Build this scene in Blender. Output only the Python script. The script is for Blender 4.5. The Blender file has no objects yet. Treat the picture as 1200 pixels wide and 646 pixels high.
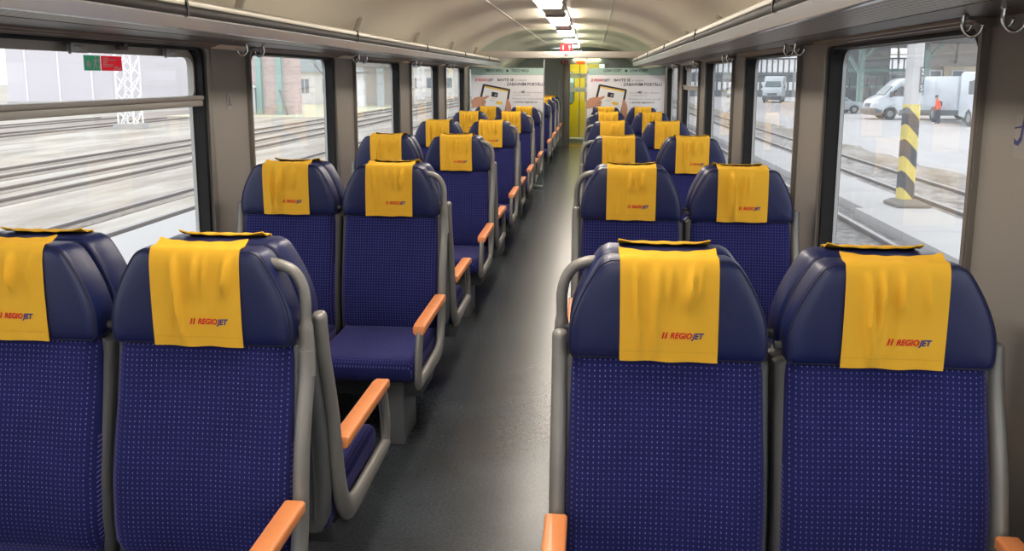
import bpy, bmesh, math, random
from mathutils import Vector, Matrix
SC = bpy.context.scene
COL = SC.collection
PI = math.pi
rnd = random.Random(7)

# ------------------------------------------------------------------ materials
def lin(c):
    return tuple(((x/255)/12.92 if x <= 10 else (((x/255)+.055)/1.055)**2.4) for x in c)
MATS = {}
def new_mat(name):
    m = bpy.data.materials.new(name); m.use_nodes = True
    MATS[name] = m
    nt = m.node_tree
    return m, nt, nt.nodes['Principled BSDF'], nt.nodes['Material Output']
def mat(name, c, rough=.5, metal=0., spec=.5, noise=0., nscale=20., bump=0., bscale=60., coat=0., emit=None, estr=0.):
    m, nt, b, out = new_mat(name)
    col = (*lin(c), 1)
    b.inputs['Base Color'].default_value = col
    b.inputs['Roughness'].default_value = rough
    b.inputs['Metallic'].default_value = metal
    b.inputs['Specular IOR Level'].default_value = spec
    b.inputs['Coat Weight'].default_value = coat
    if emit:
        b.inputs['Emission Color'].default_value = (*lin(emit), 1)
        b.inputs['Emission Strength'].default_value = estr
    if noise or bump:
        tc = nt.nodes.new('ShaderNodeTexCoord')
        n = nt.nodes.new('ShaderNodeTexNoise'); n.inputs['Scale'].default_value = nscale; n.inputs['Detail'].default_value = 5
        nt.links.new(tc.outputs['Object'], n.inputs['Vector'])
        if noise:
            mx = nt.nodes.new('ShaderNodeMix'); mx.data_type = 'RGBA'
            mx.inputs[6].default_value = tuple(x*(1-noise) for x in col[:3]) + (1,)
            mx.inputs[7].default_value = tuple(min(1, x*(1+noise)) for x in col[:3]) + (1,)
            nt.links.new(n.outputs['Fac'], mx.inputs[0]); nt.links.new(mx.outputs[2], b.inputs['Base Color'])
        if bump:
            n2 = nt.nodes.new('ShaderNodeTexNoise'); n2.inputs['Scale'].default_value = bscale; n2.inputs['Detail'].default_value = 3
            nt.links.new(tc.outputs['Object'], n2.inputs['Vector'])
            bp = nt.nodes.new('ShaderNodeBump'); bp.inputs['Strength'].default_value = bump; bp.inputs['Distance'].default_value = .01
            nt.links.new(n2.outputs['Fac'], bp.inputs['Height']); nt.links.new(bp.outputs['Normal'], b.inputs['Normal'])
    return m
def emis(name, c, s):
    m, nt, b, out = new_mat(name)
    nt.nodes.remove(b)
    e = nt.nodes.new('ShaderNodeEmission'); e.inputs[0].default_value = (*lin(c), 1); e.inputs[1].default_value = s
    nt.links.new(e.outputs[0], out.inputs[0]); return m
def glass(name, tint=(255,255,255), haze=0., hazec=(235,238,240), ior=1.45, gl=1.0):
    m, nt, b, out = new_mat(name); nt.nodes.remove(b)
    t = nt.nodes.new('ShaderNodeBsdfTransparent'); t.inputs[0].default_value = (*lin(tint), 1)
    g = nt.nodes.new('ShaderNodeBsdfGlossy'); g.inputs['Roughness'].default_value = .01
    f = nt.nodes.new('ShaderNodeFresnel'); f.inputs[0].default_value = ior
    mu = nt.nodes.new('ShaderNodeMath'); mu.operation = 'MULTIPLY'; mu.inputs[1].default_value = gl
    mx = nt.nodes.new('ShaderNodeMixShader')
    ge = nt.nodes.new('ShaderNodeNewGeometry'); bf = nt.nodes.new('ShaderNodeMath'); bf.operation = 'SUBTRACT'; bf.inputs[0].default_value = 1
    m3 = nt.nodes.new('ShaderNodeMath'); m3.operation = 'MULTIPLY'
    nt.links.new(ge.outputs['Backfacing'], bf.inputs[1])           # only the surface facing the light path reflects
    nt.links.new(f.outputs[0], mu.inputs[0]); nt.links.new(mu.outputs[0], m3.inputs[0]); nt.links.new(bf.outputs[0], m3.inputs[1]); nt.links.new(m3.outputs[0], mx.inputs[0])
    nt.links.new(t.outputs[0], mx.inputs[1]); nt.links.new(g.outputs[0], mx.inputs[2])
    last = mx
    if haze:
        d = nt.nodes.new('ShaderNodeBsdfTranslucent'); d.inputs[0].default_value = (*lin(hazec), 1)
        m2 = nt.nodes.new('ShaderNodeMixShader'); m2.inputs[0].default_value = haze
        nt.links.new(mx.outputs[0], m2.inputs[1]); nt.links.new(d.outputs[0], m2.inputs[2]); last = m2
    nt.links.new(last.outputs[0], out.inputs[0]); return m
def fabric(name, axes, base, dot, pitch=.0117, rad=.135):
    """navy moquette woven with a square grid of pale dots"""
    m, nt, b, out = new_mat(name)
    N = nt.nodes.new; L = nt.links.new
    tc = N('ShaderNodeTexCoord'); sp = N('ShaderNodeSeparateXYZ'); L(tc.outputs['Object'], sp.inputs[0])
    def mth(op, a, c=None):
        n = N('ShaderNodeMath'); n.operation = op
        for i, x in enumerate((a, c)):
            if x is None: continue
            if isinstance(x, (int, float)): n.inputs[i].default_value = x
            else: L(x, n.inputs[i])
        return n.outputs[0]
    d = []
    for ax in axes:
        s = sp.outputs['XYZ'.index(ax)]
        fr = mth('FRACT', mth('DIVIDE', s, pitch))
        d.append(mth('ABSOLUTE', mth('SUBTRACT', fr, .5)))
    mask = mth('MULTIPLY', mth('LESS_THAN', d[0], rad*.75), mth('LESS_THAN', d[1], rad*1.1))
    # fine weave lines between the dots
    wv = mth('MULTIPLY', mth('SINE', mth('MULTIPLY', sp.outputs['XYZ'.index(axes[0])], 2*PI/pitch*3)), mth('SINE', mth('MULTIPLY', sp.outputs['XYZ'.index(axes[1])], 2*PI/pitch*3)))
    nz = N('ShaderNodeTexNoise'); nz.inputs['Scale'].default_value = 9; L(tc.outputs['Object'], nz.inputs['Vector'])
    c1 = N('ShaderNodeMix'); c1.data_type = 'RGBA'
    B = lin(base)
    c1.inputs[6].default_value = tuple(x*.75 for x in B)+(1,); c1.inputs[7].default_value = tuple(x*1.3 for x in B)+(1,)
    L(mth('ADD', nz.outputs['Fac'], mth('MULTIPLY', wv, .25)), c1.inputs[0])
    c2 = N('ShaderNodeMix'); c2.data_type = 'RGBA'; c2.inputs[7].default_value = (*lin(dot), 1)
    L(mask, c2.inputs[0]); L(c1.outputs[2], c2.inputs[6]); L(c2.outputs[2], b.inputs['Base Color'])
    b.inputs['Roughness'].default_value = .9; b.inputs['Specular IOR Level'].default_value = .15
    b.inputs['Sheen Weight'].default_value = .25; b.inputs['Sheen Roughness'].default_value = .4
    b.inputs['Sheen Tint'].default_value = (.55,.5,1,1)
    bp = N('ShaderNodeBump'); bp.inputs['Strength'].default_value = .25; bp.inputs['Distance'].default_value = .001
    L(wv, bp.inputs['Height']); L(bp.outputs[0], b.inputs['Normal'])
    return m
M = MATS
FAB = (32,35,88); DOT = (108,107,172)
fabric('moquette_back', 'XZ', FAB, DOT)
fabric('moquette_seat', 'XY', FAB, DOT)
mat('piping', (20,22,44), .45)
mat('leather', (21,30,76), .36, spec=.5, bump=.08, bscale=350)
mat('cloth_yellow', (234,180,54), .85, spec=.2, noise=.04, nscale=30, bump=.1, bscale=700)
mat('cloth_edge', (222,170,44), .9)
mat('logo_red', (214,24,36), .8); mat('logo_blue', (40,48,130), .8)
mat('frame_grey', (134,132,128), .42, metal=.25, spec=.5)
mat('shell_grey', (92,93,94), .5, spec=.4, bump=.05, bscale=300)
mat('base_dark', (70,71,73), .55)
mat('pedestal_grey', (106,109,110), .5)
mat('wood', (228,142,84), .45, noise=.12, nscale=14, coat=.1)
mat('wall_grey', (139,134,127), .45, spec=.45, noise=.05, nscale=3)
mat('trim_grey', (132,127,120), .38, metal=.25)
mat('sash_grey', (170,166,158), .4, metal=.15); mat('trim_brown', (84,76,68), .4, metal=.2)
mat('alu', (176,178,178), .4, metal=.6)
mat('strip_gleam', (244,240,230), .4)  # gleam of the ceiling strips, put in as a pale colour
mat('rubber', (17,17,18), .5, spec=.3)
mat('steel', (212,216,224), .24, metal=.85)
mat('chrome', (215,215,215), .1, metal=1.)
mat('rack_dark', (30,27,25), .55, spec=.3)
mat('rail_pale', (176,170,156), .4, metal=.3)
mat('fascia_dark', (104,100,96), .4, metal=.2)
mat('ceiling', (251,241,221), .36, spec=.5, noise=.03, nscale=1.2)
mat('panel_dark', (70,68,66), .25, metal=.5)
mat('beam_pale', (196,190,182), .5)
mat('bulkhead', (146,154,148), .45)
mat('door_yellow', (240,206,8), .4, spec=.4)
mat('white_print', (236,234,236), .6)
mat('ink_dark', (62,60,66), .7); mat('ink_pale', (150,148,154), .7); mat('ink_green', (44,66,64), .7)
mat('skin', (205,150,120), .6, noise=.1, nscale=40); mat('tablet_black', (48,40,42), .5); mat('screen', (238,238,236), .6); mat('ink_yellow', (240,196,60), .7)
mat('sign_red', (160,16,28), .5); mat('sign_white', (240,238,236), .5); mat('sign_orange', (235,88,40), .5, emit=(235,70,30), estr=.5)

def film(name, c):
    m, nt, b, out = new_mat(name); b.inputs['Base Color'].default_value = (*lin(c),1); b.inputs['Roughness'].default_value = .5
    t = nt.nodes.new('ShaderNodeBsdfTranslucent'); t.inputs[0].default_value = (*lin(c),1); mx = nt.nodes.new('ShaderNodeMixShader'); mx.inputs[0].default_value = .6
    nt.links.new(b.outputs[0], mx.inputs[1]); nt.links.new(t.outputs[0], mx.inputs[2]); nt.links.new(mx.outputs[0], out.inputs[0])
film('sign_green', (122,196,168)); film('sign_pink', (244,92,114))
mat('glyph_blue', (46,50,104), .6); mat('sticker_pale', (147,142,136), .5)
emis('lamp', (255,244,230), 19.0)
emis('lamp_warm', (255,238,180), 16.0)
glass('window_glass', haze=.052, gl=1.0)
glass('green_glass', (246,252,249), haze=.025, hazec=(200,220,212))
glass('door_glass', (225,235,228))
def band_mat():
    m, nt, b, out = new_mat('etched_band')
    b.inputs['Base Color'].default_value = (*lin((178,206,196)), 1); b.inputs['Roughness'].default_value = .5
    t = nt.nodes.new('ShaderNodeBsdfTransparent'); t.inputs[0].default_value = (.7,.82,.78,1)
    mx = nt.nodes.new('ShaderNodeMixShader'); mx.inputs[0].default_value = .88
    nt.links.new(t.outputs[0], mx.inputs[1]); nt.links.new(b.outputs[0], mx.inputs[2]); nt.links.new(mx.outputs[0], out.inputs[0])
band_mat()
def mesh_mat():
    """fine punched sheet: light metal with rows of dark holes"""
    m, nt, b, out = new_mat('punched_sheet')
    N = nt.nodes.new; L = nt.links.new
    tc = N('ShaderNodeTexCoord'); mp = N('ShaderNodeMapping'); mp.inputs['Scale'].default_value = (1/.03, 1/.034, 0)
    L(tc.outputs['Object'], mp.inputs[0])
    fr = N('ShaderNodeVectorMath'); fr.operation = 'FRACTION'; L(mp.outputs[0], fr.inputs[0])
    sb = N('ShaderNodeVectorMath'); sb.operation = 'SUBTRACT'; sb.inputs[1].default_value = (.5,.5,0); L(fr.outputs[0], sb.inputs[0])
    ln = N('ShaderNodeVectorMath'); ln.operation = 'LENGTH'; L(sb.outputs[0], ln.inputs[0])
    lt = N('ShaderNodeMath'); lt.operation = 'LESS_THAN'; lt.inputs[1].default_value = .33; L(ln.outputs['Value'], lt.inputs[0])
    c = N('ShaderNodeMix'); c.data_type = 'RGBA'; c.inputs[6].default_value = (*lin((186,182,174)),1); c.inputs[7].default_value = (*lin((96,92,86)),1)
    L(lt.outputs[0], c.inputs[0]); L(c.outputs[2], b.inputs['Base Color']); b.inputs['Roughness'].default_value = .4; b.inputs['Metallic'].default_value = .2
mesh_mat()
def floor_mat():
    m, nt, b, out = new_mat('floor_lino')
    N = nt.nodes.new; L = nt.links.new
    tc = N('ShaderNodeTexCoord')
    n1 = N('ShaderNodeTexNoise'); n1.inputs['Scale'].default_value = 95; n1.inputs['Detail'].default_value = 6; n1.inputs['Roughness'].default_value = .7
    n2 = N('ShaderNodeTexNoise'); n2.inputs['Scale'].default_value = 2.6; n2.inputs['Detail'].default_value = 6
    L(tc.outputs['Object'], n1.inputs['Vector']); L(tc.outputs['Object'], n2.inputs['Vector'])
    r = N('ShaderNodeValToRGB'); e = r.color_ramp.elements
    e[0].position = .3; e[0].color = (*lin((46,52,58)),1); e[1].position = .75; e[1].color = (*lin((80,86,92)),1)
    L(n1.outputs['Fac'], r.inputs[0])
    r2 = N('ShaderNodeValToRGB'); e = r2.color_ramp.elements
    e[0].position = .3; e[0].color = (.62,.6,.58,1); e[1].position = .7; e[1].color = (1,1,1,1)
    L(n2.outputs['Fac'], r2.inputs[0])
    mx = N('ShaderNodeMix'); mx.data_type = 'RGBA'; mx.blend_type = 'MULTIPLY'; mx.inputs[0].default_value = 1
    L(r.outputs[0], mx.inputs[6]); L(r2.outputs[0], mx.inputs[7]); L(mx.outputs[2], b.inputs['Base Color'])
    b.inputs['Roughness'].default_value = .27; b.inputs['Specular IOR Level'].default_value = .5
floor_mat()
def ground_mat(name, c1, c2, c3, s1, s2, stretch=1.):
    m, nt, b, out = new_mat(name)
    N = nt.nodes.new; L = nt.links.new
    tc = N('ShaderNodeTexCoord'); mp = N('ShaderNodeMapping'); mp.inputs['Scale'].default_value = (1, stretch, 1); L(tc.outputs['Object'], mp.inputs[0])
    n1 = N('ShaderNodeTexNoise'); n1.inputs['Scale'].default_value = s1; n1.inputs['Detail'].default_value = 7; n1.inputs['Roughness'].default_value = .65
    n2 = N('ShaderNodeTexNoise'); n2.inputs['Scale'].default_value = s2; n2.inputs['Detail'].default_value = 4
    L(mp.outputs[0], n1.inputs['Vector']); L(tc.outputs['Object'], n2.inputs['Vector'])
    r = N('ShaderNodeValToRGB'); e = r.color_ramp.elements
    e[0].position = .36; e[0].color = (*lin(c1),1); e[1].position = .6; e[1].color = (*lin(c2),1)
    L(n1.outputs['Fac'], r.inputs[0])
    r2 = N('ShaderNodeValToRGB'); e = r2.color_ramp.elements; e[0].position = .35; e[1].position = .7; e[0].color = (0,0,0,1); e[1].color = (.45,.45,.45,1)
    L(n2.outputs['Fac'], r2.inputs[0])
    mx = N('ShaderNodeMix'); mx.data_type = 'RGBA'; mx.inputs[7].default_value = (*lin(c3),1)
    L(r2.outputs[0], mx.inputs[0]); L(r.outputs[0], mx.inputs[6]); L(mx.outputs[2], b.inputs['Base Color'])
    b.inputs['Roughness'].default_value = .95; b.inputs['Specular IOR Level'].default_value = .1
    bp = N('ShaderNodeBump'); bp.inputs['Strength'].default_value = .4; bp.inputs['Distance'].default_value = .05
    L(n2.outputs['Fac'], bp.inputs['Height']); L(bp.outputs[0], b.inputs['Normal'])
ground_mat('ground_yard', (178,177,178), (192,192,195), (158,154,148), .5, 18, .3)
ground_mat('ground_left', (146,138,126), (194,189,181), (164,158,148), .8, 14, .22)
ground_mat('ballast', (62,60,58), (120,118,116), (196,196,198), 5, 7)
ground_mat('ballast_snow', (118,112,106), (182,180,178), (100,94,88), 2.2, 7, .6)
ground_mat('bed_brown', (106,95,85), (160,150,140), (190,185,178), 1.4, 16, .12)
ground_mat('dirt_bank', (132,124,112), (176,172,166), (104,96,86), 1.2, 14, .4)
mat('concrete', (176,175,175), .85, noise=.08, nscale=2, bump=.1, bscale=25)
mat('concrete_dark', (124,118,110), .9, noise=.1, nscale=3)
mat('rail_rust', (104,92,84), .6, metal=.3); mat('rail_shine', (150,146,146), .4, metal=.5)
mat('post_white', (196,197,200), .7, noise=.03, nscale=4)
mat('van_white', (196,205,214), .3, coat=.3); mat('van_dark', (92,98,106), .5); mat('tyre', (60,60,62), .8); mat('hub', (150,152,154), .4, metal=.5)
mat('car_glass', (96,116,122), .15, spec=.6); mat('car_grey', (150,158,166), .3, coat=.3); mat('lamp_clear', (235,238,240), .2)
mat('hivis', (250,104,56), .8); mat('trousers', (66,68,84), .9); mat('face', (190,150,130), .7); mat('hair_dark', (60,52,48), .9)
mat('teal_steel', (148,180,174), .6, noise=.08, nscale=3); mat('roof_grey', (128,124,122), .8, noise=.1, nscale=1); mat('wall_pale', (214,206,198), .85, noise=.05, nscale=.6)
mat('wall_beige', (226,214,188), .85); mat('wall_shade', (168,180,186), .8, noise=.1, nscale=.8); mat('slat_white', (240,242,246), .6); mat('slat_dark', (104,112,118), .7)
mat('pane_dark', (120,130,140), .3, spec=.6); mat('render_white', (236,234,230), .85); mat('roof_snow', (236,238,242), .9); mat('bark', (142,130,124), .9); mat('mast_white', (236,238,240), .5)
mat('hill_hazed', (196,190,196), .95, noise=.12, nscale=.15); mat('grass_dull', (206,204,176), .95, noise=.12, nscale=2)  # outdoor haze is put into the pale hill and building colours
def brick_mat():
    m, nt, b, out = new_mat('brick_pale'); N = nt.nodes.new; L = nt.links.new
    tc = N('ShaderNodeTexCoord'); mp = N('ShaderNodeMapping'); mp.inputs['Rotation'].default_value = (PI/2,0,0); L(tc.outputs['Object'], mp.inputs[0])
    br = N('ShaderNodeTexBrick'); br.inputs['Scale'].default_value = 1.6
    br.inputs['Color1'].default_value = (*lin((190,164,160)),1); br.inputs['Color2'].default_value = (*lin((204,182,178)),1); br.inputs['Mortar'].default_value = (*lin((214,204,202)),1)
    L(mp.outputs[0], br.inputs[0]); L(br.outputs[0], b.inputs['Base Color']); b.inputs['Roughness'].default_value = .9
brick_mat()
def stripe_mat():
    """yellow and black slanting bands, meeting at the post's corners"""
    m, nt, b, out = new_mat('post_stripes'); N = nt.nodes.new; L = nt.links.new
    tc = N('ShaderNodeTexCoord'); sp = N('ShaderNodeSeparateXYZ'); L(tc.outputs['Object'], sp.inputs[0])
    def mth(op, a, c):
        n = N('ShaderNodeMath'); n.operation = op
        for i, x in enumerate((a, c)):
            if isinstance(x, (int, float)): n.inputs[i].default_value = x
            else: L(x, n.inputs[i])
        return n.outputs[0]
    t = mth('ADD', mth('MULTIPLY', sp.outputs[0], 1.05), mth('MULTIPLY', sp.outputs[1], .25))
    s = mth('ADD', sp.outputs[2], t)
    fr = mth('FRACT', mth('DIVIDE', mth('ADD', s, 10.02), .62), 0)
    k = mth('LESS_THAN', fr, .47)
    c = N('ShaderNodeMix'); c.data_type = 'RGBA'; c.inputs[6].default_value = (*lin((72,72,78)),1); c.inputs[7].default_value = (*lin((222,204,104)),1)
    L(k, c.inputs[0]); L(c.outputs[2], b.inputs['Base Color']); b.inputs['Roughness'].default_value = .7
stripe_mat()

# ------------------------------------------------------------------ geometry helpers
def smooth_path(pts, sub=5):
    pts = [Vector(p) for p in pts]; out = []
    for i in range(len(pts)-1):
        p0 = pts[max(i-1, 0)]; p1 = pts[i]; p2 = pts[i+1]; p3 = pts[min(i+2, len(pts)-1)]
        for k in range(sub):
            t = k/sub
            out.append(.5*((2*p1)+(p2-p0)*t+(2*p0-5*p1+4*p2-p3)*t*t+(3*p1-p0-3*p2+p3)*t**3))
    out.append(pts[-1]); return out
def rrect(x0, x1, z0, z1, r, n=6):
    """rounded rectangle, counter-clockwise, as 2D points"""
    o = []
    for cx, cz, a in ((x1-r, z1-r, 0), (x0+r, z1-r, PI/2), (x0+r, z0+r, PI), (x1-r, z0+r, 1.5*PI)):
        for k in range(n+1):
            t = a+PI/2*k/n; o.append((cx+r*math.cos(t), cz+r*math.sin(t)))
    return o
class G:
    def __init__(s): s.v = []; s.f = []; s.m = []; s.mi = 0
    def add(s, vs, fs, mi=None):
        b = len(s.v); s.v += [Vector(p) for p in vs]
        for f in fs: s.f.append([b+i for i in f]); s.m.append(s.mi if mi is None else mi)
        return s
    def box(s, x0, x1, y0, y1, z0, z1, mi=None):
        vs = [(x, y, z) for z in (z0, z1) for y in (y0, y1) for x in (x0, x1)]
        return s.add(vs, [(0,2,3,1),(4,5,7,6),(0,1,5,4),(2,6,7,3),(0,4,6,2),(1,3,7,5)], mi)
    def bar(s, a, b, w, h, up=(0,0,1), mi=None):
        a = Vector(a); b = Vector(b); d = (b-a).normalized(); u = Vector(up)
        if abs(d.dot(u)) > .98: u = Vector((1,0,0))
        r = d.cross(u).normalized(); u = r.cross(d)
        vs = [p+r*sx*w/2+u*sz*h/2 for p in (a, b) for sx, sz in ((-1,-1),(1,-1),(1,1),(-1,1))]
        return s.add(vs, [(0,3,2,1),(4,5,6,7),(0,1,5,4),(1,2,6,5),(2,3,7,6),(3,0,4,7)], mi)
    def loft(s, rings, c0=True, c1=True, mi=None, closed=True):
        n = len(rings[0]); vs = [p for r in rings for p in r]; fs = []
        for i in range(len(rings)-1):
            for k in range(n if closed else n-1):
                k2 = (k+1) % n; fs.append((i*n+k, i*n+k2, (i+1)*n+k2, (i+1)*n+k))
        if c0: fs.append(tuple(range(n-1, -1, -1)))
        if c1: fs.append(tuple((len(rings)-1)*n+k for k in range(n)))
        return s.add(vs, fs, mi)
    def tube(s, path, r, n=10, side=None, mi=None, caps=True):
        """r: number, list, or (ra, rb) with ra along 'side'"""
        P = [Vector(p) for p in path]; rings = []; prev = None
        for i, p in enumerate(P):
            d = (P[min(i+1, len(P)-1)]-P[max(i-1, 0)]).normalized()
            if side is not None: a = Vector(side)
            elif prev is None: a = Vector((1,0,0)) if abs(d.x) < .9 else Vector((0,1,0))
            else: a = prev
            a = (a-d*a.dot(d))
            a = a.normalized() if a.length > 1e-5 else prev
            prev = a; b = d.cross(a)
            rr = r[i] if isinstance(r, list) else r
            ra, rb = rr if isinstance(rr, tuple) else (rr, rr)
            rings.append([p+a*ra*math.cos(2*PI*k/n)+b*rb*math.sin(2*PI*k/n) for k in range(n)])
        return s.loft(rings, caps, caps, mi)
    def ball(s, c, r, n=10, m=6, mi=None, sc=(1,1,1)):
        c = Vector(c); rings = []
        for i in range(1, m):
            t = PI*i/m
            rings.append([c+Vector((r*math.sin(t)*math.cos(2*PI*k/n)*sc[0], r*math.sin(t)*math.sin(2*PI*k/n)*sc[1], -r*math.cos(t)*sc[2])) for k in range(n)])
        return s.loft(rings, True, True, mi)
    def prism(s, poly, axis, a, b, mi=None):
        """2D polygon extruded along an axis: X -> (y,z), Y -> (x,z), Z -> (x,y)"""
        f = {'X': lambda p, t: (t, p[0], p[1]), 'Y': lambda p, t: (p[0], t, p[1]), 'Z': lambda p, t: (p[0], p[1], t)}[axis]
        return s.loft([[f(p, a) for p in poly], [f(p, b) for p in poly]], mi=mi)
    def ring(s, outer, inner, axis, a, b, mi=None):
        """closed band between two outlines with equal counts, extruded"""
        f = {'X': lambda p, t: (t, p[0], p[1]), 'Y': lambda p, t: (p[0], t, p[1])}[axis]
        n = len(outer)
        vs = [f(p, a) for p in outer]+[f(p, a) for p in inner]+[f(p, b) for p in outer]+[f(p, b) for p in inner]; fs = []
        for k in range(n):
            j = (k+1) % n
            fs += [(k, j, n+j, n+k), (2*n+k, 3*n+k, 3*n+j, 2*n+j), (k, 2*n+k, 2*n+j, j), (n+k, n+j, 3*n+j, 3*n+k)]
        return s.add(vs, fs, mi)
    def lathe(s, prof, c, axis='Z', n=20, mi=None):
        rings = []
        for r, h in prof:
            rg = []
            for k in range(n):
                a = 2*PI*k/n; u, w = r*math.cos(a), r*math.sin(a)
                rg.append(Vector(c)+Vector({'Z': (u, w, h), 'Y': (u, h, w), 'X': (h, u, w)}[axis]))
            rings.append(rg)
        return s.loft(rings, mi=mi)
    def build(s, name, mats, parent=None, loc=None, bevel=0, seg=2, smooth=40, subd=0):
        bm = bmesh.new(); vs = [bm.verts.new(p) for p in s.v]; bm.verts.ensure_lookup_table()
        for f, m in zip(s.f, s.m):
            try: fc = bm.faces.new([vs[i] for i in f]); fc.material_index = m
            except ValueError: pass
        bmesh.ops.recalc_face_normals(bm, faces=bm.faces)
        if bevel:
            es = [e for e in bm.edges if len(e.link_faces) == 2 and e.calc_face_angle(0) > .6]
            bmesh.ops.bevel(bm, geom=es, offset=bevel, segments=seg, affect='EDGES', profile=.5, clamp_overlap=True)
        if smooth:
            th = math.radians(smooth)
            for f in bm.faces: f.smooth = True
            for e in bm.edges:
                if len(e.link_faces) == 2: e.smooth = e.calc_face_angle(0) < th
        me = bpy.data.meshes.new(name); bm.to_mesh(me); bm.free()
        for m in ([mats] if isinstance(mats, str) else mats): me.materials.append(MATS[m])
        return link(name, me, parent, loc)
def link(name, me, parent=None, loc=None):
    o = bpy.data.objects.new(name, me); COL.objects.link(o)
    if parent: o.parent = parent
    if loc: o.location = loc
    return o
def empty(name, loc=(0,0,0), rz=0):
    o = bpy.data.objects.new(name, None); COL.objects.link(o); o.location = loc; o.rotation_euler = (0,0,rz); o.empty_display_size = .1
    return o
def tag(o, label, cat, group=None):
    o['label'] = label; o['category'] = cat
    if group: o['group'] = group
    return o
def struct(o): o['kind'] = 'structure'; return o
def copy_tree(o, parent=None):
    c = o.copy(); COL.objects.link(c)
    c.parent = parent
    for ch in list(o.children): copy_tree(ch, c)
    return c
_tc = {}
def text_geo(txt, h, shear=0., bold=0., xs=1.):
    """flat lettering: (verts 2D, faces, width); h = cap height, origin at the left of the baseline"""
    key = (txt, shear, bold)
    if key not in _tc:
        cu = bpy.data.curves.new('lettering', 'FONT'); cu.body = txt; cu.size = 1; cu.shear = shear; cu.offset = bold; cu.resolution_u = 3; cu.fill_mode = 'FRONT'
        o = bpy.data.objects.new('lettering', cu); COL.objects.link(o)
        dg = bpy.context.evaluated_depsgraph_get(); me = bpy.data.meshes.new_from_object(o.evaluated_get(dg))
        _tc[key] = ([(v.co.x, v.co.y) for v in me.vertices], [tuple(p.vertices) for p in me.polygons])
        bpy.data.objects.remove(o); bpy.data.curves.remove(cu); bpy.data.meshes.remove(me)
    vs, fs = _tc[key]; k = h/.70
    vs = [(x*k*xs, y*k) for x, y in vs]
    return vs, fs, (max(v[0] for v in vs) if vs else 0)
def put_text(g, txt, x, z, h, f, mi=0, width=None, shear=0., bold=0., mirror=False):
    """lettering placed through f(x, z) -> 3D; width stretches it to fit"""
    vs, fs, w = text_geo(txt, h, shear, bold)
    k = width/w if width else 1.
    W = w*k
    g.add([f(x+(W-vx*k if mirror else vx*k), z+vz) for vx, vz in vs], fs, mi)
    return W

# ------------------------------------------------------------------ camera
camd = bpy.data.cameras.new('camera'); cam = bpy.data.objects.new('camera', camd); COL.objects.link(cam); SC.camera = cam
FPX, CYP, YAW, PITCH, ROLL = 979.3754, 246.0, .0956, .1577, .0015
camd.sensor_fit = 'HORIZONTAL'; camd.sensor_width = 36; camd.lens = FPX*36/1200; camd.shift_y = -(323-CYP)/1200; camd.clip_start = .05; camd.clip_end = 1000
cy, sy, cp, sp_ = math.cos(YAW), math.sin(YAW), math.cos(PITCH), math.sin(PITCH)
fw = Vector((-sy*cp, cy*cp, -sp_)); rt = Vector((cy, sy, 0)); up = rt.cross(fw)
c_, s_ = math.cos(ROLL), math.sin(ROLL)
R_, U_ = c_*rt+s_*up, -s_*rt+c_*up
cam.matrix_world = Matrix(((R_.x, U_.x, -fw.x, .3632), (R_.y, U_.y, -fw.y, 0), (R_.z, U_.z, -fw.z, 1.4946), (0,0,0,1)))

# ------------------------------------------------------------------ seats
BZ = [.35,.40,.45,.50,.55,.60,.65,.70,.75,.80,.84,.868,.876]
def back_front(z):
    P = [(.30,-.135),(.36,-.158),(.45,-.165),(.55,-.157),(.65,-.138),(.75,-.116),(.85,-.097),(1.2,-.085)]
    for (a, ya), (b, yb) in zip(P, P[1:]):
        if z <= b: return ya+(yb-ya)*(z-a)/(b-a)
    return P[-1][1]
def make_backrest(parent):
    g = G(); rings = []
    zs = BZ
    for i, z in enumerate(zs):
        e = {0: .02, len(zs)-1: .014, len(zs)-2: .005}.get(i, 0)
        w = (.2165 if z < .6 else .2165-.0065*(z-.6)/.28)-e*.4
        yf = back_front(z)+e*.8; yb = back_front(z)+.052
        r = []
        N = 18
        for k in range(N+1):                       # front face, slightly dished between side bolsters
            t = -1+2*k/N; a = abs(t)
            edge = max(0, (a-.86)/.14)
            y = yf+.020*edge**2.2+.007*(1-min(1, a/.72)**2)
            r.append((t*w, y, z))
        r += [(w, yb, z), (-w, yb, z)]
        rings.append(r)
    g.loft(rings); return g.build('backrest', 'moquette_back', parent, smooth=60)
def outline_head(sc=1., ins=0.):
    P = [(.206,.876),(.2155,.884),(.2185,.91),(.217,.94),(.211,.97),(.201,1.0),(.188,1.03),(.173,1.058),(.159,1.081),(.147,1.095),(.129,1.1035)]
    S = [(q.x, q.y) for q in smooth_path([(a, b, 0) for a, b in P], 3)]
    full = S+[(-x, z) for x, z in reversed(S)]
    cz = .985
    return [(x*(1-ins/.21), cz+(z-cz)*(1-ins/.112)) for x, z in full]
def make_head(parent):
    g = G()
    prof = [(-.1065,.10),(-.106,.05),(-.1048,.028),(-.1025,.014),(-.099,.0065),(-.0955,.0042),(-.0945,.0052),(-.0935,.0028),(-.091,.0008),(-.086,0),(-.05,.0),(-.018,.0025),(-.0125,.005),(-.0095,.010),(-.0085,.05)]
    rings = [[(x, y, z) for x, z in outline_head(ins=i)] for y, i in prof]
    g.loft(rings); h = g.build('headrest', 'leather', parent, smooth=38)
    q = G(); P = [Vector((x, -.0950, z)) for x, z in outline_head(ins=.0036)]; q.tube(P+[P[0]], .0021, 6, side=(0,1,0), caps=False); q.build('piping', 'piping', h, smooth=80)
    return h
LOGO_Y = {}
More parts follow.
